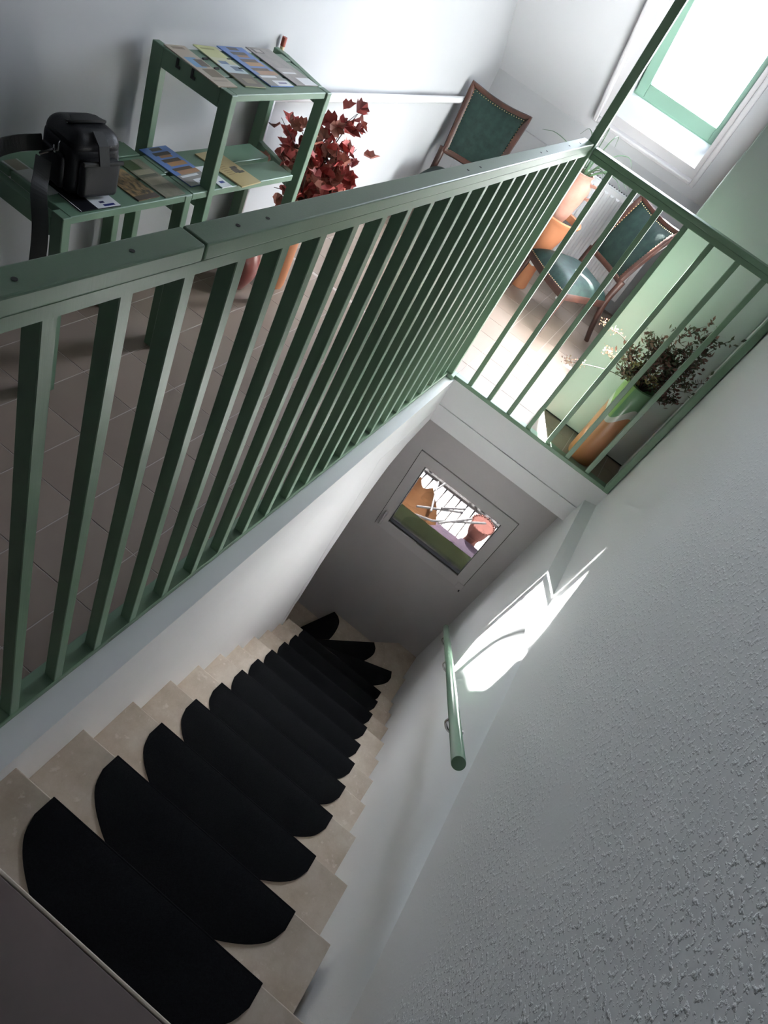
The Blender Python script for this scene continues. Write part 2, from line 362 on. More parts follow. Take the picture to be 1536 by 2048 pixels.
# --- sloped ceiling with skylight hole
OX0, OX1, OT0, OT1 = -.34, .25, .21, 1.70
TH = .24
def rbox(bm, x0, x1, t0, t1, d0, d1):
    hexa(bm, [roof(x0, t0, d0), roof(x1, t0, d0), roof(x1, t1, d0), roof(x0, t1, d0), roof(x0, t0, d1), roof(x1, t0, d1), roof(x1, t1, d1), roof(x0, t1, d1)])
bm = nb(); TT = (ZC-.845)/.811+.15
rbox(bm, XL-.1, OX0, -.15, TT, 0, TH); rbox(bm, OX1, 1.05, -.15, TT, 0, TH); rbox(bm, OX0, OX1, -.15, OT0, 0, TH); rbox(bm, OX0, OX1, OT1, TT, 0, TH)
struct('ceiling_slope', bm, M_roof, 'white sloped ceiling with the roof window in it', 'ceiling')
bm = nb(); box(bm, XL-.1, 1.05, YB, 1.0, ZC, ZC+.1)
struct('ceiling', bm, M_roof, 'flat white ceiling over the stairs', 'ceiling')
# --- window_1 : roof window
w1 = thing('window_1', 'bright roof window with mint green sash in the sloped ceiling', 'window', roof(0, OT0), kind='structure')
bm = nb()
for a in ((OX0-.085, OX0, OT0-.075, OT1+.08), (OX1, OX1+.03, OT0-.075, OT1+.08), (OX0, OX1, OT0-.075, OT0), (OX0, OX1, OT1, OT1+.08)): rbox(bm, *a, -.012, .002)
obj('inner_casing', bm, M_trim, w1)
bm = nb()
for a in ((OX0-.11, OX0-.08, OT0-.10, OT1+.10), (OX1+.03, OX1+.062, OT0-.10, OT1+.10), (OX0-.08, OX1+.03, OT0-.10, OT0-.07), (OX0-.08, OX1+.03, OT1+.07, OT1+.10)): rbox(bm, *a, -.04, .002)
bev(bm, .008, 2); obj('outer_moulding', bm, M_trim, w1)
bm = nb(); D0, D1 = .17, .235
fr = lambda x0, x1, t0, t1, wd: ((x0, x0+wd, t0, t1), (x1-wd, x1, t0, t1), (x0+wd, x1-wd, t0, t0+wd), (x0+wd, x1-wd, t1-wd, t1))
for a in fr(OX0+.001, OX1-.001, OT0+.001, OT1-.001, .03): rbox(bm, *a, D0+.03, D1)
obj('frame', bm, M_sash, w1)
bm = nb()
ft0 = OT0+.065
for a in ((OX0+.012, OX0+.075, OT0+.036, OT1-.03), (OX1-.04, OX1-.008, OT0+.036, OT1-.03), (OX0+.075, OX1-.04, OT0+.036, OT0+.13), (OX0+.075, OX1-.04, OT1-.10, OT1-.03)): rbox(bm, *a, D0, D0+.03)
bev(bm, .004, 2); sash = obj('sash', bm, M_sash, w1)
bm = nb(); rbox(bm, OX0+.07, OX1-.035, OT0+.125, OT1-.09, D0+.012, D0+.018); obj('pane', bm, M_glassd, w1)
# --- closet block with pale green door
CX, CY = .4255, .305
bm = nb(); box(bm, CX, .96, CY+.02, YF, -.003, ZC)
struct('wall_closet', bm, M_door, 'pale green closet side standing beside the far railing', 'wall')
d1 = thing('door_1', 'pale green flush closet door behind the tall glazed vase', 'door', (CX, CY, 0), kind='structure')
bm = nb(); box(bm, CX+.004, .922, CY, CY+.018, .008, 2.2); bev(bm, .002, 1); obj('door_panel', bm, M_door, d1)
bm = nb(); box(bm, CX, .932, CY+.004, CY+.021, 0.0, .010); box(bm, .922, .930, CY+.004, CY+.021, 0, 2.2); obj('dark_gap', bm, M_gap, d1)
# --- right wall (render above, smooth stair side below, ledge near the slab)
def xup(y): return .918
def xlo(y, z): return .812+.040*(z+1.8)/1.5*ss(-1.7, -.6, y)
bm = nb(); YY = [YB+i*(.3-YB)/60 for i in range(61)]
rows = []
zs = [-2.8, -2.2, -1.6, -1.0, -.5, -.3, -.22, -.15, -.10]
for y in YY:
    k = 1-ss(-1.15, -.80, y)     # blend 0 = ledge, 1 = flowing slope
    col = []
    for z in zs:
        x = xlo(y, z); 
        zz = z+.27*k*(1 if z > -.4 else 0)*0
        if k > 0: x += (xup(y)-x)*k*ss(-.55, .05, z)
        col.append((x, y, z))
    xt = col[-1][0]
    col.append((xt+(xup(y)-xt)*.97, y, -.085+.0*k)); col.append((xup(y), y, -.06 if k < 1 else .0)); col.append((xup(y), y, .1)); col.append((xup(y), y, .5)); col.append((xup(y), y, ZC))
    rows.append([bm.verts.new(p) for p in col])
for a, b in zip(rows, rows[1:]):
    for j in range(len(a)-1): bm.faces.new((a[j], b[j], b[j+1], a[j+1]))
back = [[bm.verts.new((1.05, y, z)) for z in (-2.8, ZC)] for y in (YB, .3)]
wr = struct('wall_right', bm, M_stucco, 'white rough rendered wall running along the stairs', 'wall', smooth=True, recalc=False)
bm = nb(); box(bm, 1.0, 1.05, YB, YF, -2.8, ZC); struct('wall_right_core', bm, M_white, 'solid core behind the rendered stair wall', 'wall')
bm = nb(); box(bm, .918, 1.0, .28, YF, -.1, ZC); struct('wall_right_far', bm, M_door, 'pale strip of wall right of the closet door', 'wall')
# --- stair left wall with rounded end, hanging from the hall slab
bm = nb(); pts = [(-.12, -2.9), (0, -2.9), (0, -.56)]+[(-.07+.07*math.cos(a), -.56+.12*math.sin(a)) for a in [PI/2*i/8 for i in range(1, 9)]]+[(-.12, -.44)]
prism(bm, [(x, y, 0) for x, y in pts], (0, 0, -2.8), (0, 0, -.20))
struct('wall_stair_left', bm, M_white, 'smooth white stair side under the long balustrade with a rounded end', 'wall', smooth=True)
# haunch between slab edge and wall end
bm = nb(); prism(bm, [(0, -.60, -.20), (0, -.60, -1.60), (0, -.528, -1.42), (0, -.518, -1.10), (0, -.452, -.76), (0, -.39, -.55), (0, -.32, -.42), (0, -.20, -.335), (0, .03, -.273), (0, .03, -.20)], (-.09, 0, 0), (.0008, 0, 0))
struct('trim_5', bm, M_white, 'curved white plaster haunch under the floor edge corner', 'trim')
bm = nb(); box(bm, XL, -.10, -.66, -.56, -2.8, -.27); struct('wall_stair_back', bm, M_white, 'hidden wall closing the lower stair turn', 'wall')
# --- window wall
WX0, WX1, WZ0, WZ1 = .028, .720, -1.271, -.593
YW = .20
bm = nb(); box(bm, XL, WX0, YW, YW+.12, -2.8, -.27); box(bm, WX1, 1.0, YW, YW+.12, -2.8, -.27); box(bm, WX0, WX1, YW, YW+.12, -2.8, WZ0); box(bm, WX0, WX1, YW, YW+.12, WZ1, -.27)
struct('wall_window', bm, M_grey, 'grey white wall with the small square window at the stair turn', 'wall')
w2 = thing('window_2', 'small grey framed window low over the stair turn', 'window', (.37, YW, WZ0), kind='structure')
bm = nb()
PX0, PX1, PZ0, PZ1 = .098, .648, -1.190, -.675
for a in ((WX0+.004, PX0, WZ0+.004, WZ1-.004), (PX1, WX1-.004, WZ0+.004, WZ1-.004), (PX0, PX1, WZ0+.004, PZ0), (PX0, PX1, PZ1, WZ1-.004)):
    box(bm, a[0], a[1], YW-.006, YW+.05, a[2], a[3])
obj('sash', bm, M_pvc, w2)
bm = nb(); e = .004
for a in ((WX0, WX0+e, WZ0, WZ1), (WX1-e, WX1, WZ0, WZ1), (WX0, WX1, WZ0, WZ0+e), (WX0, WX1, WZ1-e, WZ1)): box(bm, a[0], a[1], YW+.004, YW+.05, a[2], a[3])
obj('gasket', bm, M_gap, w2)
bm = nb()
for a in ((PX0, PX0+e, PZ0, PZ1), (PX1-e, PX1, PZ0, PZ1), (PX0, PX1, PZ0+.010, PZ0+.016)): box(bm, a[0], a[1], YW-.002, YW+.045, a[2], a[3])
obj('glazing_gasket', bm, M_gap, w2)
bm = nb(); box(bm, PX0, PX1, YW, YW+.04, PZ0, PZ0+.008); obj('spacer_bar', bm, M_steel, w2)
bm = nb(); box(bm, PX0, PX1, YW+.018, YW+.024, PZ0, PZ1); obj('pane', bm, M_glass, w2)
bm = nb(); box(bm, .050, .070, YW-.014, YW-.006, -1.170, -1.115); bev(bm, .004, 2); hd = obj('handle_plate', bm, M_pvc, w2)
bm = nb(); tube(bm, [(.060, YW-.01, -1.135), (.060, YW-.030, -1.135), (.060, YW-.032, -1.16), (.060, YW-.030, -1.225)], .008); obj('handle', bm, M_pvc, hd, smooth=True)
bm = nb(); box(bm, WX1-.045, WX1+.004, YW-.010, YW-.004, WZ0-.002, WZ0+.05); bev(bm, .002, 1); hg = obj('hinge_cover', bm, M_pvc, w2)
bm = nb(); lathe(bm, [(.004, -.012), (.004, 0)], (WX1-.006, YW-.012, WZ0), 10); obj('hinge_pin', bm, M_gap, hg)
bm = nb(); box(bm, WX0-.01, WX1+.01, YW+.07, .425, -1.225, -1.20); obj('outer_sill', bm, M_sill, w2)
# enclose the lower stair turn
bm = nb(); box(bm, XL-.1, 1.05, YB-.1, YW+.3, -2.95, -2.75); struct('floor_lower', bm, M_stone, 'floor at the foot of the stair turn', 'floor')

# ================================================================== STAIRCASE
NY = [-2.61, -2.432, -2.2245, -2.0156, -1.8097, -1.6159, -1.4249, -1.2344, -1.0359, -.839, -.640, -.455]
NZ = [.10, -.064, -.2274, -.3945, -.5587, -.7188, -.8831, -1.0549, -1.2267, -1.3998, -1.570, -1.735]
st = thing('staircase', 'beige limestone staircase turning left under the small window', 'stairs', (.4, -2.6, 0))
sxR = .816
for k in range(1, 12):
    y1 = NY[k]; y0 = NY[k-1]-.03; z = NZ[k]
    bm = nb(); box(bm, -.005, sxR+.02, y0, y1, z-.03, z); bev(bm, .0025, 2); obj('tread', bm, M_stone, st)
    zb = (NZ[k+1] if k < 11 else -1.9)
    bm = nb(); box(bm, -.005, sxR+.02, y1-.035, y1-.018, zb, z-.03); obj('riser', bm, M_stone, st)
# winders: tread polygons (x,y), each nose turns about the end of the left wall
def winder(poly, z, zn):
    bm = nb(); prism(bm, [(x, y, 0) for x, y in poly], (0, 0, z-.03), (0, 0, z)); bev(bm, .0025, 2); obj('tread', bm, M_stone, st)
wR = .83
# Tc: nose from (-.02,-.45) to right wall (.80,-.13)
winder([(-.06, -.50), (wR, -.50), (wR, -.122), (-.02, -.447)], -1.895, -2.05)
winder([(-.06, -.46), (.0, -.46), (wR, -.14), (wR, YW+.01), (.655, YW+.01), (-.02, -.405)], -2.05, -2.23)
winder([(-.10, -.45), (.0, -.42), (.67, YW+.01), (.145, YW+.01), (-.075, -.41)], -2.23, -2.41)
winder([(-.60, -.45), (-.07, -.43), (.16, YW+.01), (-.42, YW+.01)], -2.41, -2.6)
winder([(-1.1, -.55), (-.10, -.45), (-.35, YW+.01), (-1.1, YW+.01)], -2.58, -2.7)
def riser2(p, q, z0, z1):
    p = Vector((*p, 0)); q = Vector((*q, 0)); d = (q-p).normalized(); n = Vector((d.y, -d.x, 0))
    bm = nb(); prism(bm, [p+n*.012, q+n*.012, q+n*.028, p+n*.028], (0, 0, z0), (0, 0, z1)); obj('riser', bm, M_stone, st)
riser2((-.02, -.447), (wR, -.122), -2.05, -1.925); riser2((-.02, -.405), (.655, YW), -2.23, -2.08); riser2((-.075, -.41), (.145, YW), -2.41, -2.26)
# upper landing
bm = nb(); box(bm, -.12, .90, YB, -2.62, -.27, .07)
ld = struct('floor_landing', bm, M_grout, 'upper landing at the head of the stairs', 'floor')
for i, xa in enumerate([-.12, .606]):
    for j, ya in enumerate([-3.42, -3.02]):
        bm = nb(); box(bm, xa+.002, min(xa+.722, .868), ya, ya+.396 if j == 0 else -2.618, .07, .098); bev(bm, .0015, 1); obj('tile', bm, M_land, ld)
bm = nb(); box(bm, -.0, .868, -2.617, -2.61, .060, .0985); bev(bm, .002, 2); obj('nosing', bm, M_stone, ld)
# --- mats
ordn = ['nearest', 'second nearest', 'third nearest', 'fourth nearest', 'fifth nearest', 'sixth nearest', 'seventh nearest', 'eighth nearest', 'ninth nearest', 'tenth nearest', 'eleventh nearest']
def mat_poly(width, depth, n=26):
    """half-moon: straight front edge along +x, body towards -y"""
    h = width/2; k = depth/.2
    key = [(1, 0), (1.005, -.045), (.95, -.084), (.84, -.116), (.70, -.142), (.56, -.162), (.38, -.180), (.19, -.193), (0, -.198)]
    R1 = [Vector((x*h, y*k, 0)) for x, y in key]
    C1 = [R1[0]]+curve3(R1[1:], 3)
    P = [(p.x, p.y) for p in C1]; P += [(-x, y) for x, y in P[::-1][1:]]
    return P
def add_mat(cx, cy, z, rz, width, depth, label, mirror=1):
    bm = nb(); P = mat_poly(width, depth); t = .006
    rnd = random.Random(int((cx+cy)*1000)); 
    prism(bm, [(x, y, 0) for x, y in P], (0, 0, 0.0004), (0, 0, t)); 
    h = width/2; box(bm, -h, h, -.001, .004, -.026, t)
    bev(bm, .0018, 2)
    o = obj('stair_mat', bm, M_carpet, smooth=True); o.location = (cx, cy, z); o.rotation_euler = (0, 0, rz)
    tag(o, label, 'stair mat', 'black half-moon mats, one on each stair tread'); return o
for k in range(1, 12):
    n = ['the tread right below the landing edge, nearest the viewer', 'the second tread down', 'the third tread down', 'the fourth tread down', 'the fifth tread down', 'the sixth tread down', 'the seventh tread down', 'the eighth tread down', 'the ninth tread down', 'the tenth tread down', 'the last straight tread before the turn'][k-1]
    add_mat(.412+random.Random(k).uniform(-.004, .004), NY[k]+.0005, NZ[k], random.Random(k*7).uniform(-.006, .006), .604, .20, 'black half-moon carpet mat on '+n)
add_mat(.43, -.27, -1.895, math.atan2(.325, .82), .60, .19, 'black half-moon mat on the first turning tread, its tip pointing right')
add_mat(.285, -.139, -2.05, math.atan2(.605, .675), .60, .19, 'black half-moon mat on the middle turning tread, reaching toward the window wall corner')
add_mat(.045, -.085, -2.23, math.atan2(.61, .22), .60, .19, 'black half-moon mat on the third turning tread, its tip touching the window wall')
add_mat(-.34, -.09, -2.41, PI*.66, .5, .19, 'black half-moon mat barely showing past the rounded wall end')

# ================================================================== BALUSTRADES
def xo(y): return -.042+.0137*y
bl = thing('long_balustrade', 'long green wooden balustrade along the hall side of the stairs', 'balustrade', (xo(-1.2), -1.2, 0))
def slab_y(bm, y0, y1, dx0, dx1, z0a, z1a, z0b, z1b):
    """board running along y, offsets from the balustrade line; z at both ends"""
    hexa(bm, [(xo(y0)+dx0, y0, z0a), (xo(y0)+dx1, y0, z0a), (xo(y1)+dx1, y1, z0b), (xo(y1)+dx0, y1, z0b), (xo(y0)+dx0, y0, z1a), (xo(y0)+dx1, y0, z1a), (xo(y1)+dx1, y1, z1b), (xo(y1)+dx0, y1, z1b)])
bm = nb(); slab_y(bm, -3.1, -.03, -.052, .002, .0, .022, .0, .022); bev(bm, .002, 1); obj('bottom_plate', bm, M_green, bl)
bm = nb(); slab_y(bm, -3.1, -.02, -.040, .010, 1.092, 1.115, 1.092, 1.115); bev(bm, .002, 1); obj('under_rail', bm, M_green, bl)
for y0, y1 in ((-3.1, -2.151), (-2.148, -.02)):
    bm = nb(); slab_y(bm, y0, y1, -.032, .013, 1.1155, 1.141, 1.1155, 1.141); bev(bm, .003, 2); cap = obj('handrail_board', bm, M_green, bl)
    for yy in ((-2.9, -2.42, -2.26) if y0 < -3 else (-2.06, -1.99, -1.2, -1.12, -.62, -.56, -.3, -.16)):
        bm = nb(); lathe(bm, [(.0035, -.0005), (.0035, .0006)], (xo(yy)-.008, yy, 1.141), 10); obj('screw_head', bm, M_gap, cap)
bal_me = None
for k in range(-6, 22):
    y = -2.39+.1142*k
    if y > -.06: continue
    if bal_me is None:
        b = nb(); box(b, -.031, 0, 0, .023, .021, 1.0935); bev(b, .0015, 1); o = obj('baluster', b, M_green, bl); bal_me = o.data
    else:
        o = bpy.data.objects.new('baluster', bal_me); COL.objects.link(o); o.parent = bl
    o.location = Vector((xo(y), y, 0))-Vector(bl.location)
bs = thing('corner_post', 'tall green square post rising to the ceiling at the railing corner', 'post', (-.04, 0, 0))
bm = nb(); box(bm, -.057, -.023, -.02, .014, .022, 2.38); bev(bm, .002, 1); obj('post_shaft', bm, M_green, bs)
bm = nb(); box(bm, -.068, -.008, -.03, .03, 0, .022); bev(bm, .002, 1); obj('foot_block', bm, M_green, bs)
fb = thing('far_balustrade', 'short green wooden railing across the far end of the stairwell', 'balustrade', (.44, 0, 0))
bm = nb(); box(bm, -.008, .90, -.004, .034, .0, .022); bev(bm, .002, 1); obj('bottom_plate', bm, M_green, fb)
bm = nb(); box(bm, -.022, .905, .004, .036, 1.086, 1.108); bev(bm, .002, 1); obj('under_rail', bm, M_green, fb)
bm = nb(); box(bm, -.022, .905, -.002, .040, 1.1085, 1.13); bev(bm, .002, 1); obj('handrail_board', bm, M_green, fb)
for k in range(7):
    x = .076+.1165*k
    b = nb(); box(b, x-.011, x+.011, .004, .032, .021, 1.087); bev(b, .0015, 1); obj('baluster', b, M_green, fb)
bm = nb(); box(bm, .884, .914, -.006, .030, .0, 1.13); bev(bm, .002, 1); obj('wall_post', bm, M_green, fb)
# --- round handrail on the right wall
hr = thing('wall_handrail', 'round green wooden handrail on steel brackets along the right wall', 'handrail', (.775, -1.94, .304))
A, B = Vector((.775, -1.94, .304)), Vector((.775, -.10, -1.305)); dr = (B-A).normalized()
bm = nb(); tube(bm, [A, B], .0175, 28); bev(bm, .002, 2, 60); obj('rail', bm, M_rail, hr, smooth=True)
for tt in (.42, 1.36, 2.1):
    P = A+dr*tt; 
    pts = curve3([P+Vector((-.0, 0, -.016)), P+Vector((-.002, -.002, -.045)), P+Vector((.022, 0, -.072)), P+Vector((.055, 0, -.06))], 6)
    bm = nb(); tube(bm, pts, .005, 8); br = obj('bracket', bm, M_steel, hr, smooth=True)
    bm = nb(); tube(bm, [P+Vector((.052, 0, -.06)), P+Vector((.058, 0, -.06))], .02, 14); obj('wall_plate', bm, M_steel, br, smooth=True)
    bm = nb(); tube(bm, [P+Vector((-.004, -.025, 0))+dr*-.0, P+Vector((-.004, .02, -.034))], .0035, 6); obj('saddle', bm, M_steel, br)

# ================================================================== DISPLAY STAND
def Bx(name, x0, x1, y0, y1, z0, z1, parent, m=M_greend, b=.002):
    bm = nb(); box(bm, x0, x1, y0, y1, z0, z1); bev(bm, b, 1); return obj(name, bm, m, parent)
ds = thing('display_stand', 'tall green painted wooden stand holding leaflets on two levels', 'shelf', (-1.0, -.78, 0))
ZT, ZL = .895, .600
XF, XB = -.842, -1.145
def skew(name, x0, x1, ya, yb, z0, z1, parent):
    bm = nb(); hexa(bm, [(x0, ya, z0), (x1, yb, z0), (x1, yb+.028, z0), (x0, ya+.028, z0), (x0, ya, z1), (x1, yb, z1), (x1, yb+.028, z1), (x0, ya+.028, z1)]); bev(bm, .002, 1); return obj(name, bm, M_greend, parent)
for yb_, yf_ in ((-1.068, -1.060), (-.462, -.535)):
    Bx('leg', XF-.042, XF, yf_, yf_+.028, 0, ZT, ds); Bx('leg', XB, XB+.045, yb_, yb_+.028, 0, ZT, ds)
    skew('top_rail', XB+.045, XF-.042, yb_, yf_, ZT-.055, ZT, ds); skew('mid_rail', XB+.045, XF-.042, yb_, yf_, ZL-.075, ZL-.022, ds)
for x0, x1, ye in ((XB+.046, -1.052, -.475), (-1.045, -.948, -.492), (-.941, XF-.006, -.537)): Bx('top_board', x0, x1, -1.031, ye, ZT-.022, ZT-.001, ds)
for x0, x1 in ((-1.06, -.965), (-.945, XF-.004)): Bx('shelf_board', x0, x1, -1.13, -.578, ZL-.022, ZL, ds)
lb = thing('low_bench', 'low green painted bench carrying the black camera bag', 'bench', (-1.0, -1.35, 0))
for y in (-1.625, -1.165):
    Bx('leg', XF-.042, XF, y, y+.028, 0, ZL-.001, lb); Bx('leg', XB, XB+.045, y, y+.028, 0, ZL-.001, lb)
    Bx('end_rail', XB+.045, XF-.042, y, y+.028, ZL-.075, ZL-.022, lb)
for x0, x1 in ((XB+.01, -1.065), (-1.058, -.955), (-.948, XF-.002)): Bx('seat_board', x0, x1, -1.60, -1.132, ZL-.022, ZL, lb)
for x_ in (-1.044, -.986):
    Bx('hook_slot', x_-.004, x_+.004, -1.0695, -1.066, .868, .8945, ds, M_gap, .0005); Bx('hook_slot', x_+.004, x_+.012, -1.0695, -1.066, .868, .876, ds, M_gap, .0005)
for x_, y_ in ((-1.041, -.953), (-.987, -.962), (-1.041, -.838), (-.987, -.845)): Bx('peg', x_-.003, x_+.003, y_-.012, y_+.010, .8945, .899, ds, M_gap, .0005)
# leaflets
def leaflet(name, label, cx, cy, z, sx_, sy_, rz, m, cat='leaflet', t=.003):
    bm = nb(); box(bm, -sx_/2, sx_/2, -sy_/2, sy_/2, 0, t)
    o = obj(name, bm, m); o.location = (cx, cy, z); o.rotation_euler = (0, 0, rz)
    tag(o, label, cat, 'leaflets laid out on the green stand and bench'); return o
W_ = (.75, .76, .78, 1); sky = (.10, .20, .48, 1); brown = (.30, .14, .05, 1); tan = (.45, .34, .22, 1); grey = (.28, .27, .26, 1); dk = (.05, .04, .03, 1); olive = (.10, .10, .04, 1)
P_beige = print_mat('print_beige', (.42, .35, .27, 1), [(.30, .55, .15, .70, (.12, .30, .52, 1)), (.34, .52, .50, .95, (.10, .07, .04, 1)), (.58, .78, .30, .95, (.13, .09, .04, 1)), (.04, .10, .2, .8, (.2, .15, .1, 1)), (.84, .88, .15, .85, (.30, .24, .18, 1))])
P_yel = print_mat('print_yellow', (.55, .55, .36, 1), [(0, .30, 0, 1, (.52, .53, .24, 1)), (.38, .47, .2, .6, (.10, .18, .32, 1)), (.46, .68, .0, 1, (.50, .58, .62, 1)), (.50, .62, .5, .9, (.10, .16, .25, 1)), (.68, 1, 0, 1, (.10, .075, .05, 1)), (.80, .92, .3, .8, (.22, .17, .10, 1)), (.06, .1, .15, .8, (.3, .3, .1, 1))], )
def blue(name): return print_mat(name, sky, [(.02, .10, .3, .7, dk), (.14, .22, .2, .8, dk), (.22, .28, .3, .75, brown), (.32, .40, .2, .85, (.08, .05, .03, 1)), (.40, .50, .25, .9, (.42, .22, .09, 1)), (.55, .62, .15, .85, (.10, .06, .03, 1)), (.62, .74, .2, 1, (.40, .22, .12, 1)), (.72, 1, 0, 1, grey), (.74, .79, .1, .75, W_), (.86, 1, .35, 1, W_), (.91, .94, .5, .85, (.1, .1, .25, 1))])
P_blue = blue('print_blue_houses'); P_blue2 = blue('print_blue_houses_large')
P_grey = print_mat('print_grey', (.30, .27, .25, 1), [(.04, .16, .1, .5, dk), (.05, .14, .2, .45, (.4, .36, .34, 1)), (.55, .70, .1, .75, (.36, .34, .32, 1)), (.66, .70, .12, .7, W_), (.80, 1, .4, 1, W_)], noise=(4, (.24, .22, .21, 1)))
leaflet('leaflet', 'beige leaflet with small blue and brown pictures at the left edge of the stand top', -.998, -1.022, ZT, .225, .082, -.06, P_beige)
leaflet('leaflet', 'pale yellow leaflet with a sea picture on the stand top', -1.0, -.886, ZT, .235, .092, -.10, P_yel)
leaflet('leaflet', 'narrow blue leaflet with tiled roofs on the stand top', -1.003, -.748, ZT, .235, .125, -.03, P_blue)
leaflet('leaflet', 'grey stone-pictured leaflet at the right edge of the stand top', -1.006, -.595, ZT, .235, .125, -.05, P_grey)
P_dark = print_mat('print_black_logo', (.012, .012, .016, 1), [(0, 1, 0, .02, W_), (.62, 1, .42, 1, W_), (.80, .86, .6, .72, (.03, .03, .1, 1)), (.9, .96, .62, .9, (.02, .03, .18, 1))])
leaflet('leaflet', 'black leaflet with a white corner under the camera bag', -.925, -1.487, ZL, .145, .135, -.03, P_dark)
leaflet('leaflet', 'plain pale leaflet at the left end of the bench behind the strap', -1.02, -1.565, ZL, .16, .05, .06, print_mat('print_pale', (.42, .43, .42, 1), [(0, .3, .1, .9, (.2, .18, .13, 1))]))
P_rock = print_mat('print_rock', (.05, .04, .025, 1), [(.86, 1, 0, 1, (.07, .05, .04, 1))], noise=(7, (.34, .22, .10, 1)))
leaflet('leaflet', 'dark photographic leaflet of golden rocks right of the bag', -.93, -1.308, ZL, .145, .088, .04, P_rock)
P_vill = print_mat('print_village', (.16, .16, .11, 1), [(.28, .40, .1, .9, (.30, .26, .18, 1)), (.40, .47, 0, .9, (.10, .10, .07, 1)), (.50, .68, .1, .95, (.32, .28, .20, 1)), (.0, .26, .0, .6, (.05, .08, .03, 1))], noise=(6, (.22, .20, .15, 1)))
leaflet('leaflet', 'olive leaflet with an old village picture on the bench', -.945, -1.205, ZL, .19, .088, .02, P_vill)
leaflet('leaflet', 'larger blue leaflet with tiled roofs on the lower shelf', -.985, -1.048, ZL+.0, .21, .125, .05, P_blue2)
leaflet('leaflet', 'white leaflet with a small blue emblem on the lower shelf edge', -.905, -.965, ZL+.0005, .12, .05, .0, print_mat('print_emblem', W_, [(.5, .6, .4, .6, (.05, .06, .25, 1)), (.72, .82, .35, .8, (.05, .06, .25, 1))]))
P_map = print_mat('print_old_map', (.46, .36, .17, 1), [(.05+.055*i, .065+.055*i, .15, .45, (.26, .17, .07, 1)) for i in range(3, 12)]+[(.10, .22, .35, .8, (.16, .18, .08, 1)), (.48, .54, .55, .85, (.08, .07, .06, 1)), (.54, .66, .50, .80, (.12, .10, .08, 1)), (.62, .68, .62, .92, (.08, .07, .06, 1))])
leaflet('leaflet', 'yellow parchment leaflet with a black crest at the middle of the lower shelf', -.935, -.852, ZL, .20, .115, .06, P_map, t=.004)

# --- camera bag
bag = thing('camera_bag', 'black padded camera bag with shoulder strap on the low bench', 'bag', (-.965, -1.465, ZL+.006), math.radians(-6))
def rounded(bm, x0, x1, y0, y1, z0, z1, r, seg=4, taper=0):
    vs = box(bm, x0, x1, y0, y1, z0, z1)
    for v in vs:
        if v.co.z > (z0+z1)/2: v.co.x += -taper*(v.co.x-(x0+x1)/2); v.co.y += -taper*(v.co.y-(y0+y1)/2)
    bev(bm, r, seg)
bm = nb(); rounded(bm, -.068, .066, -.080, .078, 0, .142, .028, 5, .02); obj('body', bm, M_bag, bag, smooth='all', world=False)
bm = nb(); rounded(bm, -.070, .072, -.083, .081, .112, .170, .030, 5, .18); lid = obj('lid', bm, M_bag, bag, smooth='all', world=False)
bm = nb(); rounded(bm, .055, .086, -.058, .062, .006, .108, .016, 4); pk = obj('front_pocket', bm, M_bag, bag, smooth='all', world=False)
bm = nb(); box(bm, .080, .089, -.060, .064, .097, .108); bev(bm, .003, 2); obj('zip_flap', bm, M_bagd, pk, world=False)
bm = nb(); rounded(bm, -.045, .042, -.092, -.072, .012, .10, .010, 3); obj('side_pocket', bm, M_bag, bag, smooth='all', world=False)
bm = nb(); rounded(bm, -.045, .042, .072, .090, .012, .10, .008, 3); obj('side_pocket', bm, M_bag, bag, smooth='all', world=False)
bm = nb(); tube(bm, curve3([(-.0, -.045, .166), (.005, -.04, .176), (.01, 0, .180), (.005, .04, .176), (-.0, .045, .166)], 5), .01, flat=(.028, .006, (0, 0, 1))); obj('carry_handle', bm, M_bagd, bag, world=False)
bm = nb(); tube(bm, curve3([(.02, -.080, .13), (.03, -.092, .128), (.034, -.098, .112), (.022, -.098, .103), (.012, -.092, .114)], 5), .0022, 6); rg = obj('clip_ring', bm, M_steel, bag, smooth=True, world=False)
bm = nb(); tube(bm, [(.02, -.098, .106), (-.012, -.112, .078)], .0042, 8); obj('snap_hook', bm, M_steel, rg, smooth=True, world=False)
bm = nb(); tube(bm, [(.050, .0, .168), (.078, .0, .145), (.091, .0, .10)], .01, flat=(.03, .005, (1, 0, .4))); obj('buckle_strap', bm, M_bagd, bag, world=False)
def local(b, p): return b.matrix_basis.inverted() @ Vector(p)
for pts in ([(-.965, -1.585, .685), (-.93, -1.62, .668), (-.885, -1.665, .648), (-.84, -1.695, .58), (-.825, -1.715, .47), (-.83, -1.73, .38), (-.85, -1.78, .35), (-.86, -1.84, .40), (-.88, -1.87, .55), (-.93, -1.82, .68), (-.985, -1.72, .70), (-1.02, -1.62, .695), (-1.01, -1.55, .70)],):
    bm = nb(); tube(bm, [local(bag, p) for p in curve3(pts, 7)], .01, flat=(.038, .004, (.85, -.45, .25))); sp = obj('shoulder_strap', bm, M_bagd, bag, world=False)
bm = nb(); q = [local(bag, p) for p in ((-.825, -1.717, .462), (-.828, -1.722, .432))]; tube(bm, q, .01, flat=(.050, .010, (.85, -.45, .25))); obj('strap_slider', bm, M_black, sp, world=False)

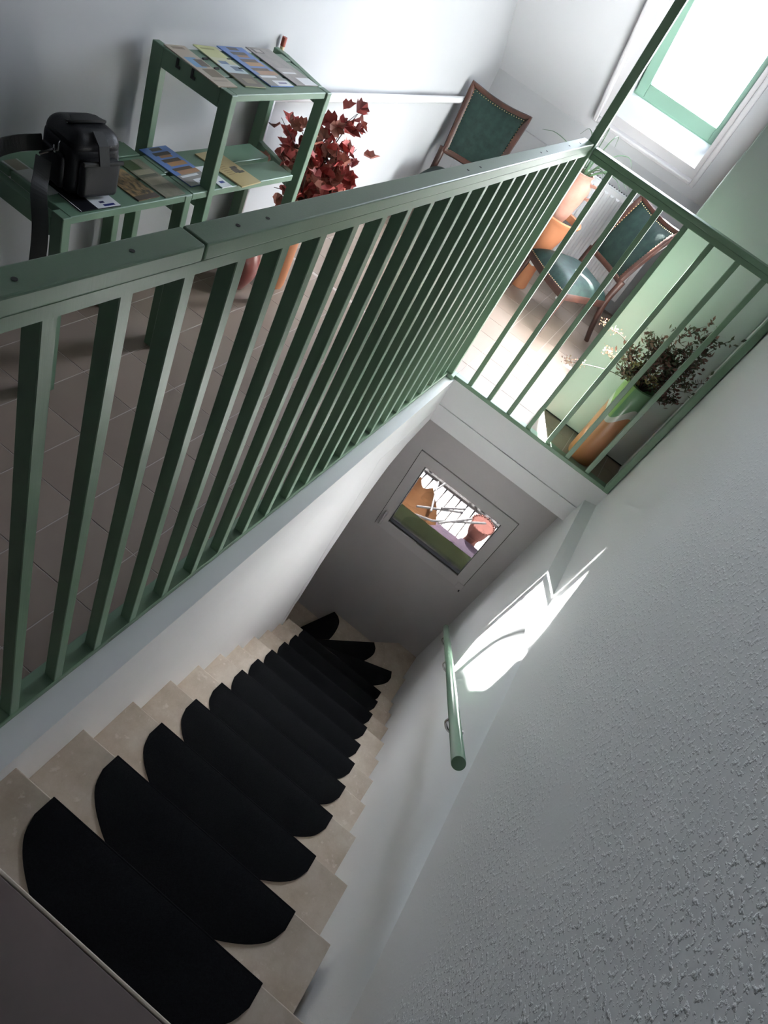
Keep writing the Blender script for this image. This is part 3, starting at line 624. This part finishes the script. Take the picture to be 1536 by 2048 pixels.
# ================================================================== PLANTS AND POTS (left)
def leaf_mesh(name, w_, l_, m, lobes=True, seed=0):
    rn = random.Random(seed); b = nb()
    if lobes: o_ = [(0, 0), (.35, .08), (.5, .32), (.36, .42), (.42, .66), (.2, .70), (0, 1), (-.2, .70), (-.42, .66), (-.36, .42), (-.5, .32), (-.35, .08)]
    else: o_ = [(0, 0), (.3, .25), (.42, .5), (.25, .8), (0, 1), (-.25, .8), (-.42, .5), (-.3, .25)]
    c = b.verts.new((0, l_*.45, -.14*w_)); vs = [b.verts.new((x*w_, y*l_, .25*w_*abs(x)*2+rn.uniform(-.1, .1)*w_)) for x, y in o_]
    for i in range(len(vs)): b.faces.new((c, vs[i], vs[(i+1) % len(vs)]))
    me = bpy.data.meshes.new(name); b.to_mesh(me); b.free(); me.materials.append(m)
    return me
rt_ = thing('red_leaf_plant', 'arrangement of dried red leafy branches in a tall terracotta cylinder', 'plant', (-.93, -.31, 0))
bm = nb(); lathe(bm, [(.050, 0), (.056, .02), (.060, .40), (.064, .42), (.064, .43), (.055, .43), (.054, .40)], (-.93, -.31, 0), 32); obj('pot', bm, M_terra, rt_, smooth=True)
rn = random.Random(5); LM = [leaf_mesh('leaf', .062, .068, M_redleaf, True, 1), leaf_mesh('leaf', .055, .062, M_redleaf2, True, 2), leaf_mesh('leaf', .048, .066, M_redleaf, False, 3)]
def branch_set(root, base, tips, m, r0=.004):
    out = []
    for tp in tips:
        b0 = Vector(base); t0 = Vector(tp); mid = (b0+t0)/2+Vector((rn.uniform(-.04, .04), rn.uniform(-.04, .04), .03))
        pts = curve3([b0, mid, t0], 6); bm = nb(); tube(bm, pts, r0, 5, r1=.0012); obj('stem', bm, m, root); out.append(pts)
    return out
tips = []
ctr = Vector((-.90, -.20, .56))
tips = [(-1.04, -.45, .70), (-1.05, -.40, .62), (-1.03, -.36, .70), (-1.04, -.33, .58), (-1.0, -.42, .44), (-.93, -.43, .70), (-.96, -.52, .62), (-.93, -.36, .72), (-.9, -.15, .78), (-.91, -.10, .80), (-.93, -.17, .70), (-.88, -.08, .64), (-.87, -.06, .50), (-.84, -.06, .46), (-.95, -.30, .66), (-.88, -.25, .66), (-1.0, -.2, .60), (-.80, -.18, .50), (-.82, -.28, .52), (-.95, -.45, .50), (-.84, -.12, .56), (-.92, -.06, .60), (-.86, -.20, .60), (-.84, -.22, .40), (-.88, -.08, .40)]
brs = branch_set(rt_, (-.93, -.31, .40), tips, M_stem)
cnt = 0
for bi, pts in enumerate(brs):
    nlf = 12
    for i in range(nlf):
        t = .30+.70*(i+.5)/nlf
        p = pts[min(len(pts)-1, int(t*(len(pts)-1)))]+Vector((rn.gauss(0, .020), rn.gauss(0, .024), rn.gauss(0, .022)))
        if p.x < -1.13: continue
        me = LM[rn.choice([0, 0, 1, 1, 2])]
        o = bpy.data.objects.new('leaf', me); COL.objects.link(o); o.parent = rt_; o.location = p-Vector(rt_.location)
        o.rotation_euler = (rn.uniform(-1.2, 1.2), rn.uniform(-1.2, 1.2), rn.uniform(0, 6.3)); s_ = rn.uniform(.7, 1.25); o.scale = (s_, s_, s_); cnt += 1
rp = thing('dark_red_pot', 'low dark red glazed pot behind the stand leg', 'pot', (-1.0, -.50, 0))
bm = nb(); lathe(bm, [(.045, 0), (.075, .06), (.085, .12), (.07, .18), (.055, .21), (.062, .225), (.055, .225), (.05, .20)], (-1.0, -.50, 0), 28); obj('pot_body', bm, M_terrad, rp, smooth=True)
cn = thing('cane', 'slender pale cane with a reddish tip leaning on the wall behind the stand', 'stick', (-1.12, -.40, 0))
bm = nb(); tube(bm, [(-1.155, -.40, 0), (-1.155, -.395, .895)], .008, 10); obj('shaft', bm, M_cane, cn, smooth=True)
bm = nb(); tube(bm, [(-1.155, -.395, .895), (-1.155, -.395, .925)], .0095, 10); obj('tip', bm, M_caner, cn, smooth=True)
# pipes along the left wall
pp = thing('heating_pipe', 'white painted pipe running along the left wall to the corner', 'pipe', (-1.14, .6, .70))
bm = nb(); tube(bm, [(-1.135, -.44, .728), (-1.135, 1.70, .672)], .019, 12); obj('pipe_run', bm, M_rad, pp, smooth=True)
bm = nb(); tube(bm, [(-1.135, 1.70, .672), (-1.135, 1.72, .672)], .024, 12); obj('end_collar', bm, M_rad, pp, smooth=True)
for y in (-.3, .7, 1.6):
    z = .728-(y+.44)/2.14*.056; bm = nb(); box(bm, XL, -1.13, y-.008, y+.008, z-.02, z-.004); obj('clip', bm, M_rad, pp)
pv = thing('riser_pipe', 'white vertical pipe against the wall beside the stand leg', 'pipe', (-1.14, -.40, 0))
bm = nb(); tube(bm, [(-1.135, -.405, 0), (-1.135, -.405, .728)], .019, 12); obj('pipe_run', bm, M_rad, pv, smooth=True)

# ================================================================== RADIATOR
rd = thing('radiator', 'white ribbed panel radiator under the roof window', 'radiator', (-.05, 2.05, .1))
RX0, RX1 = -.42, .36
bm = nb(); box(bm, RX0, RX1, 2.030, 2.04, .10, .66)
nR = 17; wR_ = (RX1-RX0-.03)/nR
for i in range(nR):
    x0 = RX0+.015+wR_*i; vs = box(bm, x0+.006, x0+wR_-.006, 2.018, 2.0305, .13, .63)
    for v in vs:
        if v.co.y < 2.02: v.co.x = x0+wR_/2+(v.co.x-x0-wR_/2)*.55; v.co.z = .38+(v.co.z-.38)*.96
obj('front_panel', bm, M_rad, rd)
bm = nb(); box(bm, RX0, RX1, 2.075, 2.085, .10, .66); obj('back_panel', bm, M_rad, rd)
bm = nb(); box(bm, RX0, RX1, 2.041, 2.074, .655, .668)
obj('top_grille', bm, M_rad, rd)
bm = nb()
for i in range(40): box(bm, RX0+.01+i*.0192, RX0+.020+i*.0192, 2.044, 2.071, .6681, .6686)
tag(obj('grille_slots', bm, M_gap, rd), kind='stuff')
for x in (RX0+.05, RX1-.06):
    bm = nb(); box(bm, x, x+.02, 2.04, 2.10, .0, .66); obj('foot_bracket', bm, M_rad, rd)
bm = nb(); box(bm, RX0+.1, RX0+.12, 2.041, 2.10, .25, .3); obj('wall_bracket', bm, M_rad, rd)

# ================================================================== CHAIRS
def strip_closed(bm, loop, prof):
    """sweep small profile offsets (a outward, b forward) around planar loop given as (pos, out, fwd)"""
    rings = [[bm.verts.new(p+o_*a+f*b) for a, b in prof] for p, o_, f in loop]; n = len(rings); m = len(prof)
    for i in range(n):
        for j in range(m): bm.faces.new((rings[i][j], rings[i][(j+1) % m], rings[(i+1) % n][(j+1) % m], rings[(i+1) % n][j]))
def make_chair(label, loc, rz):
    t = thing('upholstered_chair', label, 'chair', loc, rz, 'green upholstered chairs with dark wooden frames')
    # local: x width, -y front, +y back
    HS = .27
    for s in (-1, 1):
        bm = nb(); tube(bm, [(s*.215, -.185, HS+.01), (s*.217, -.188, HS-.06), (s*.224, -.196, .10), (s*.232, -.202, 0)], .021, 10, r1=.011); obj('leg', bm, M_wood, t, smooth=True, world=False)
        pts = curve3([(s*.20, .235, 0), (s*.197, .20, .10), (s*.190, .175, .22), (s*.186, .170, .31), (s*.186, .185, .42)], 5)
        bm = nb(); tube(bm, pts, .016, 10, r1=.022); 
        for v in bm.verts: pass
        obj('leg', bm, M_wood, t, smooth=True, world=False)
    # seat frame: trapezoid with bowed front
    def outline(off=0, n=10):
        P = []
        for i in range(n+1): u = -1+2*i/n; P.append((u*(.232+off), -.205-off-.018*(1-u*u)))
        for i in range(n+1): u = 1-2*i/n; P.append((u*(.196+off), .180+off))
        return P
    bm = nb(); prism(bm, [(x, y, 0) for x, y in outline()], (0, 0, HS-.035), (0, 0, HS+.012)); bev(bm, .005, 2); fr_ = obj('seat_frame', bm, M_wood, t, smooth=True, world=False)
    # corner blocks (white) underneath
    for s in (-1, 1):
        bm = nb(); box(bm, s*.185-.02, s*.185+.02, -.185, -.160, HS-.062, HS-.036); obj('corner_block', bm, M_paper, fr_, world=False)
    bm = nb(); N1 = 24; rows_ = []
    for j in range(13):
        v_ = j/12; row_ = []
        for i in range(N1+1):
            u = -1+2*i/N1; wd = .228+(.192-.228)*v_; x = u*wd; y = -.200-.018*(1-u*u)*(1-v_)+.376*v_
            e_ = (1-abs(u)**4)*(1-abs(2*v_-1)**4); row_.append(bm.verts.new((x, y, HS+.012+.068*e_**.6)))
        rows_.append(row_)
    for a, b in zip(rows_, rows_[1:]):
        for i in range(N1): bm.faces.new((a[i], a[i+1], b[i+1], b[i]))
    seat = obj('seat', bm, M_uph, t, smooth='all', world=False)
    bm = nb()
    def stud(bm, p, r=.0035): bmesh.ops.create_icosphere(bm, subdivisions=1, radius=r, matrix=Matrix.Translation(p))
    ol = outline(.001, 26)
    for (x, y) in ol: stud(bm, (x, y, HS+.014))
    tag(obj('nail_trim', bm, M_brass, seat, world=False), kind='stuff')
    # backrest: trapezoid panel leaning back, concave top
    z0, z1 = .40, .785; lean = .13
    def bpnt(u, v_, f=0):
        wd = .175+.030*v_; z = z0+(z1-z0)*v_; x = u*wd; topdip = -.022*(1-u*u)*v_ 
        y = .178+lean*v_**1.3+.020*(1-u*u)-.0*f
        return Vector((x, y-f, z+topdip))
    loop = []; n = 10
    for i in range(n): loop.append((-1+2*i/n, 0))
    for i in range(n): loop.append((1, i/n))
    for i in range(n): loop.append((1-2*i/n, 1))
    for i in range(n): loop.append((-1, 1-i/n))
    L_ = []
    for (u, v_) in loop:
        p = bpnt(u, v_); o_ = Vector((u*.9 if abs(u) > .98 else 0, 0, (-1 if v_ == 0 else 1 if v_ == 1 else 0)))
        if o_.length == 0: o_ = Vector((0, 0, 1))
        L_.append((p, o_.normalized(), Vector((0, -1, .2)).normalized()))
    bm = nb(); strip_closed(bm, L_, [(-.026, -.010), (.006, -.012), (.010, .002), (.004, .016), (-.012, .018), (-.026, .010)]); bf = obj('back_frame', bm, M_wood, t, smooth=True, world=False)
    bm = nb(); rows_ = []
    for j in range(13):
        v_ = .045+.91*j/12; row_ = []
        for i in range(17):
            u = (-1+2*i/16)*.885; e_ = (1-abs(u/.885)**6)*(1-abs(2*j/12-1)**6); row_.append(bm.verts.new(bpnt(u, v_, .006+.012*e_)))
        rows_.append(row_)
    for a, b in zip(rows_, rows_[1:]):
        for i in range(16): bm.faces.new((a[i], a[i+1], b[i+1], b[i]))
    bk = obj('backrest', bm, M_uph, t, smooth='all', world=False)
    bm = nb(); rows_ = []
    for j in range(5):
        rows_.append([bm.verts.new(bpnt((-1+2*i/8)*.93, .02+.96*j/4, -.006)) for i in range(9)])
    for a, b in zip(rows_, rows_[1:]):
        for i in range(8): bm.faces.new((a[i], b[i], b[i+1], a[i+1]))
    obj('back_lining', bm, M_wood, t, world=False)
    bm = nb()
    for k in range(84):
        s_ = k/84*4; e_ = int(s_); f_ = s_-e_
        u, v_ = ((-1+2*f_, 0), (1, f_), (1-2*f_, 1), (-1, 1-f_))[e_]
        stud(bm, bpnt(u*.86, .06+.88*v_, .014), .0032)
    tag(obj('nail_trim', bm, M_brass, bk, world=False), kind='stuff')
    return t
c2 = make_chair('green upholstered chair in front of the radiator, seen through the railing', (.070, 1.355, 0), math.radians(-40))
c1 = copy_tree(c2); c1.location = (-.86, 1.36, 0); c1.rotation_euler = (0, 0, math.radians(12)); c1['label'] = 'green upholstered chair in the far left corner under the pipe end'

# ================================================================== PLANTER WITH AMPHORA
pl = thing('tall_planter', 'tall orange terracotta planter with a flared rim behind the chair', 'planter', (-.215, 1.50, 0))
c = (-.215, 1.50, 0)
bm = nb(); lathe(bm, [(.056, 0), (.060, .01), (.056, .12), (.060, .27), (.098, .40), (.125, .46), (.142, .475), (.148, .488), (.142, .496), (.128, .49), (.118, .455), (.10, .42)], c, 36, cap=True); obj('pot', bm, M_terra, pl, smooth=True)
bm = nb(); lathe(bm, [(.0, .452), (.118, .455), (.0, .462)][1:2]+[(.001, .462)], c, 24, cap=False); obj('soil', bm, M_soil, pl)
am = thing('terracotta_jug', 'pinkish terracotta jug with a side handle standing in the tall planter', 'jug', (-.235, 1.49, .462))
c = (-.235, 1.49, .462)
bm = nb(); lathe(bm, [(.050, 0), (.062, .03), (.082, .13), (.094, .20), (.085, .245), (.062, .27), (.066, .285), (.072, .29), (.060, .292), (.052, .27)], c, 32); jb = obj('jug_body', bm, M_terrap, am, smooth=True)
bm = nb(); tube(bm, curve3([(c[0]+.07, c[1]-.01, c[2]+.25), (c[0]+.118, c[1]-.02, c[2]+.262), (c[0]+.135, c[1]-.02, c[2]+.225), (c[0]+.118, c[1]-.02, c[2]+.19), (c[0]+.088, c[1]-.01, c[2]+.18)], 6), .009, 8); obj('handle', bm, M_terrap, am, smooth=True)
ap = thing('spiky_plant', 'spiky green plant with long thin drooping leaves in the terracotta jug', 'plant', (c[0], c[1], c[2]+.28))
rn = random.Random(9)
for k in range(22):
    a = rn.uniform(0, 2*PI); l_ = rn.uniform(.14, .34); h_ = rn.uniform(.03, .20)
    if k < 4: a = (2.2, 1.8, 2.6, 1.3)[k]; l_ = .16; h_ = (.28, .25, .2, .24)[k]
    if 4 <= k < 9: a = (-.2, .1, .4, -.5, -.9)[k-4]; l_ = .26; h_ = .10
    d_ = Vector((math.cos(a), math.sin(a), 0)); b0 = Vector((c[0], c[1], c[2]+.27))+d_*.02
    pts = curve3([b0, b0+d_*l_*.35+Vector((0, 0, h_*.8)), b0+d_*l_*.75+Vector((0, 0, h_)), b0+d_*l_+Vector((0, 0, h_*.75))], 4)
    bm = nb(); tube(bm, pts, .004, 5, r1=.001); obj('leaf', bm, M_blade, ap)

# ================================================================== TALL GLAZED VASE
def vase_mat():
    m = mat('glazed_terracotta', (0.44, 0.19, 0.085, 1), .35); nt = m.node_tree; N = nt.nodes; L = nt.links; b = N['Principled BSDF']
    tc = N.new('ShaderNodeTexCoord'); sx = N.new('ShaderNodeSeparateXYZ'); L.new(tc.outputs['Object'], sx.inputs[0])
    at = N.new('ShaderNodeMath'); at.operation = 'ARCTAN2'; L.new(sx.outputs['Y'], at.inputs[0]); L.new(sx.outputs['X'], at.inputs[1])
    def edge(base, amp, freq, ph):
        a = N.new('ShaderNodeMath'); a.operation = 'MULTIPLY_ADD'; a.inputs[1].default_value = freq; a.inputs[2].default_value = ph; L.new(at.outputs[0], a.inputs[0])
        s = N.new('ShaderNodeMath'); s.operation = 'SINE'; L.new(a.outputs[0], s.inputs[0])
        m_ = N.new('ShaderNodeMath'); m_.operation = 'MULTIPLY_ADD'; m_.inputs[1].default_value = amp; m_.inputs[2].default_value = base; L.new(s.outputs[0], m_.inputs[0])
        g = N.new('ShaderNodeMath'); g.operation = 'GREATER_THAN'; L.new(sx.outputs['Z'], g.inputs[0]); L.new(m_.outputs[0], g.inputs[1]); return g.outputs[0]
    def mix(f, a, c):
        x = N.new('ShaderNodeMix'); x.data_type = 'RGBA'; L.new(f, x.inputs[0])
        if isinstance(a, tuple): x.inputs[6].default_value = a
        else: L.new(a, x.inputs[6])
        if isinstance(c, tuple): x.inputs[7].default_value = c
        else: L.new(c, x.inputs[7])
        return x.outputs[2]
    n = N.new('ShaderNodeTexNoise'); n.inputs['Scale'].default_value = 12; L.new(tc.outputs['Object'], n.inputs['Vector'])
    gr = mix(n.outputs['Fac'], (0.09, 0.21, 0.08, 1), (0.15, 0.27, 0.16, 1))
    o = mix(edge(.285, .035, 3, 4.3), (0.44, 0.19, 0.085, 1), (0.52, 0.52, 0.48, 1))
    o = mix(edge(.325, .045, 3, 4.4), o, gr)
    # lighter yellow-green flank
    ca = N.new('ShaderNodeMath'); ca.operation = 'LESS_THAN'; ca.inputs[1].default_value = -1.9; L.new(at.outputs[0], ca.inputs[0])
    g2 = N.new('ShaderNodeMath'); g2.operation = 'MULTIPLY'; L.new(ca.outputs[0], g2.inputs[0]); L.new(edge(.325, .045, 3, 4.4), g2.inputs[1])
    o = mix(g2.outputs[0], o, (0.20, 0.33, 0.10, 1))
    L.new(o, b.inputs['Base Color'])
    b.inputs['Coat Weight'].default_value = .3
    return m
vs_ = thing('tall_vase', 'tall cylindrical terracotta vase with a green and white glazed top', 'vase', (.715, .150, 0))
bm = nb(); lathe(bm, [(.074, 0), (.078, .008), (.078, .30), (.080, .43), (.076, .458), (.068, .462), (.060, .455), (.060, .40)], (0, 0, 0), 40); obj('vase_body', bm, vase_mat(), vs_, smooth=True, world=False)
dp = thing('dried_bouquet', 'bushy dried red brown and olive bouquet in the glazed vase', 'dried plant', (.715, .150, .42))
rn = random.Random(21)
base = Vector((.715, .15, .42))
btips = [(.86, .12, .84), (.83, .10, .78), (.78, .14, .82), (.70, .16, .76), (.66, .12, .75), (.60, .14, .66), (.90, .06, .66), (.88, .08, .58), (.86, .06, .52), (.56, .10, .56), (.50, .10, .50), (.58, .08, .50), (.80, .05, .70), (.74, .08, .62), (.82, .14, .64), (.68, .04, .60), (.84, .20, .74), (.62, .18, .62)]
allp = []
bm = nb()
for tp in btips:
    t0 = Vector(tp); mid = (base+t0)/2+Vector((rn.uniform(-.02, .02), rn.uniform(-.03, .02), rn.uniform(0, .04))); pts = curve3([base, mid, t0], 6); tube(bm, pts, .0022, 4, r1=.001); allp.append(pts)
    for j in range(3):
        q0 = pts[rn.randint(4, 10)]; q1 = q0+Vector((rn.uniform(-.06, .06), rn.uniform(-.05, .05), rn.uniform(.0, .08))); tube(bm, [q0, (q0+q1)/2+Vector((0, 0, .01)), q1], .0014, 4, r1=.0008); allp.append([q0, (q0*.6+q1*.4), (q0+q1)/2, (q0*.3+q1*.7), q1])
obj('twigs', bm, M_stem, dp)
def leaflets(bm, src, n, s0, s1, spread, r):
    for _ in range(n):
        pts = r.choice(src); i = r.randint(max(1, len(pts)//4), len(pts)-1); p = pts[i]+Vector((r.gauss(0, spread), r.gauss(0, spread), r.gauss(0, spread)))
        if p.y > .285: p.y = .27
        if p.x > .89: p.x = .885
        s_ = r.uniform(s0, s1); d_ = Vector((r.uniform(-1, 1), r.uniform(-1, 1), r.uniform(-.6, 1))).normalized(); e_ = d_.cross(Vector((r.random(), r.random(), r.random()))).normalized()
        v = [bm.verts.new(p), bm.verts.new(p+d_*s_*.5+e_*s_*.24), bm.verts.new(p+d_*s_), bm.verts.new(p+d_*s_*.5-e_*s_*.24)]; bm.faces.new(v)
bm = nb(); leaflets(bm, allp, 1100, .017, .031, .011, rn); tag(obj('dark_leaves', bm, M_dry, dp, recalc=False), kind='stuff')
bm = nb(); leaflets(bm, [p for p in allp], 1150, .017, .031, .013, rn); tag(obj('red_brown_leaves', bm, M_dryr, dp, recalc=False), kind='stuff')
core = [[base+Vector((rn.uniform(-.10, .04), rn.uniform(-.06, .03), rn.uniform(.04, .12))) for _ in range(6)] for _ in range(14)]
bm = nb(); leaflets(bm, core, 260, .016, .030, .008, rn); tag(obj('straw_tuft', bm, mat('straw_leaf', (.28, .23, .10, 1), .8), dp, recalc=False), kind='stuff')
fl = thing('pink_flower_sprays', 'pale pink blossom sprays reaching left from the glazed vase', 'flowers', (.60, .10, .45))
for q, pts in enumerate(([(.66, .12, .46), (.58, .08, .56), (.51, .085, .60), (.44, .08, .60), (.395, .08, .605)], [(.66, .12, .45), (.56, .085, .45), (.47, .075, .42), (.40, .075, .385), (.365, .075, .37)], [(.66, .12, .46), (.58, .08, .49), (.52, .085, .51), (.475, .08, .515)])):
    cv = curve3(pts, 5); bm = nb(); tube(bm, cv, .0018, 5, r1=.001); obj('stem', bm, M_stem, fl)
    bm = nb(); n0 = len(cv); r_ = random.Random(q+40)
    sub = [[p for p in cv[n0//2:]]]; 
    for _ in range(60):
        p = r_.choice(cv[int(n0*.6):])+Vector((r_.gauss(0, .008), r_.gauss(0, .008), r_.gauss(0, .009))); s_ = r_.uniform(.008, .014)
        d_ = Vector((r_.uniform(-1, 1), r_.uniform(-1, 1), r_.uniform(-.3, 1))).normalized(); e_ = d_.cross(Vector((r_.random(), 1, r_.random()))).normalized()
        bm.faces.new([bm.verts.new(p), bm.verts.new(p+d_*s_*.5+e_*s_*.35), bm.verts.new(p+d_*s_), bm.verts.new(p+d_*s_*.5-e_*s_*.35)])
    tag(obj('blossoms', bm, M_flower, fl, recalc=False), kind='stuff')

# ================================================================== OUTSIDE THE LOWER WINDOW
gd = tag(obj('ground', (lambda b: (box(b, -12, 12, .33, 30, -2.5, -2.36), b)[1])(nb()), M_deck), 'bright paved yard outside the lower window', 'ground', kind='structure')
dk_ = thing('yard_deck', 'bleached deck of narrow planks outside the lower window', 'deck', (.3, 1.4, -2.36))
for i in range(26):
    x = -.75+i*.085; bm = nb(); box(bm, x, x+.071, .34, 2.30, -2.40, -2.30); obj('plank', bm, M_deck, dk_)
bm = nb(); box(bm, -.9, 1.6, 2.30, 2.75, -2.36, -2.27)
rg_ = random.Random(3)
for _ in range(160): bmesh.ops.create_icosphere(bm, subdivisions=1, radius=rg_.uniform(.012, .028), matrix=Matrix.Translation((rg_.uniform(-.6, 1.3), rg_.uniform(2.31, 2.7), -2.265)))
tag(obj('gravel_border', bm, M_gravel), 'dark speckled gravel border at the end of the deck', 'gravel', kind='stuff')
pc = thing('orange_patio_chair', 'orange patio chair with chrome tube legs lying outside the lower window', 'chair', (.15, 1.5, -2.3))
bm = nb(); rows_ = []
PA = [(-.06, 1.86, -2.02), (-.10, 1.60, -2.10), (-.12, 1.32, -2.12)]; PB = [(.09, 1.80, -2.0), (.24, 1.60, -2.0), (.32, 1.44, -2.02)]; PC = [(.06, 1.55, -2.16), (.22, 1.42, -2.2), (.34, 1.33, -2.2)]
for j in range(9):
    v_ = j/8
    def ip(P): return Vector(P[0]).lerp(Vector(P[1]), v_*2) if v_ < .5 else Vector(P[1]).lerp(Vector(P[2]), v_*2-1)
    a, b_, c_ = ip(PA), ip(PB), ip(PC)
    rows_.append([bm.verts.new(a.lerp(b_, u/8)+Vector((0, 0, -.08*math.sin(PI*u/8)))) for u in range(9)])
for a, b in zip(rows_, rows_[1:]):
    for i in range(8): bm.faces.new((a[i], a[i+1], b[i+1], b[i]))
bmesh.ops.solidify(bm, geom=bm.faces[:], thickness=.012); obj('shell', bm, M_orange, pc, smooth=True)
TU = [[(.13, 1.86, -1.9), (.33, 2.10, -1.9)], [(.13, 1.66, -1.9), (.16, 1.86, -1.9), (.36, 2.0, -1.9)], [(.10, 1.78, -1.9), (.22, 1.40, -1.9)], [(.10, 1.36, -1.92), (.42, 1.66, -1.92)], [(.27, 1.52, -1.9), (.42, 1.72, -1.92)], [(.142, 1.168, -1.84), (.283, 1.242, -1.84), (.643, 1.647, -1.84)], [(.331, 1.251, -1.83), (.526, 1.563, -1.83)]]
for T in TU:
    bm = nb(); tube(bm, T, .010, 8); lg = obj('tube_leg', bm, M_tube, pc, smooth=True)
for T in (TU[3], TU[4]):
    bm = nb(); a = Vector(T[-1]); d_ = (a-Vector(T[-2])).normalized(); tube(bm, [a, a+d_*.02], .013, 8); obj('rubber_cap', bm, M_black, pc)
ur = thing('coral_urn', 'coral pink garden urn with a scalloped rim outside the lower window', 'urn', (.64, 1.72, -2.3))
bm = nb(); lathe(bm, [(.085, 0), (.09, .02), (.07, .06), (.055, .14), (.06, .19), (.085, .24), (.095, .32), (.105, .36)], (.64, 1.74, -2.3), 36, wob=.03, k=12); obj('urn_body', bm, M_coral, ur, smooth=True)
bm = nb()
for i in range(24):
    a = 2*PI*i/24; bmesh.ops.create_icosphere(bm, subdivisions=1, radius=.012, matrix=Matrix.Translation((.64+.108*math.cos(a), 1.74+.108*math.sin(a), -1.94)))
obj('scalloped_rim', bm, M_coral, ur)
cu = thing('lilac_cushion', 'pale lilac cushion lying beside the orange chair outside', 'cushion', (.50, 1.5, -2.3))
bm = nb(); rounded(bm, .22, .78, 1.36, 1.66, -2.295, -2.13, .05, 4, .12); obj('cushion_body', bm, M_lilac, cu, smooth='all')
bm = nb(); rounded(bm, .54, .76, 1.40, 1.60, -2.135, -2.06, .028, 3, .1); obj('cushion_fold', bm, M_lilac, cu, smooth='all')
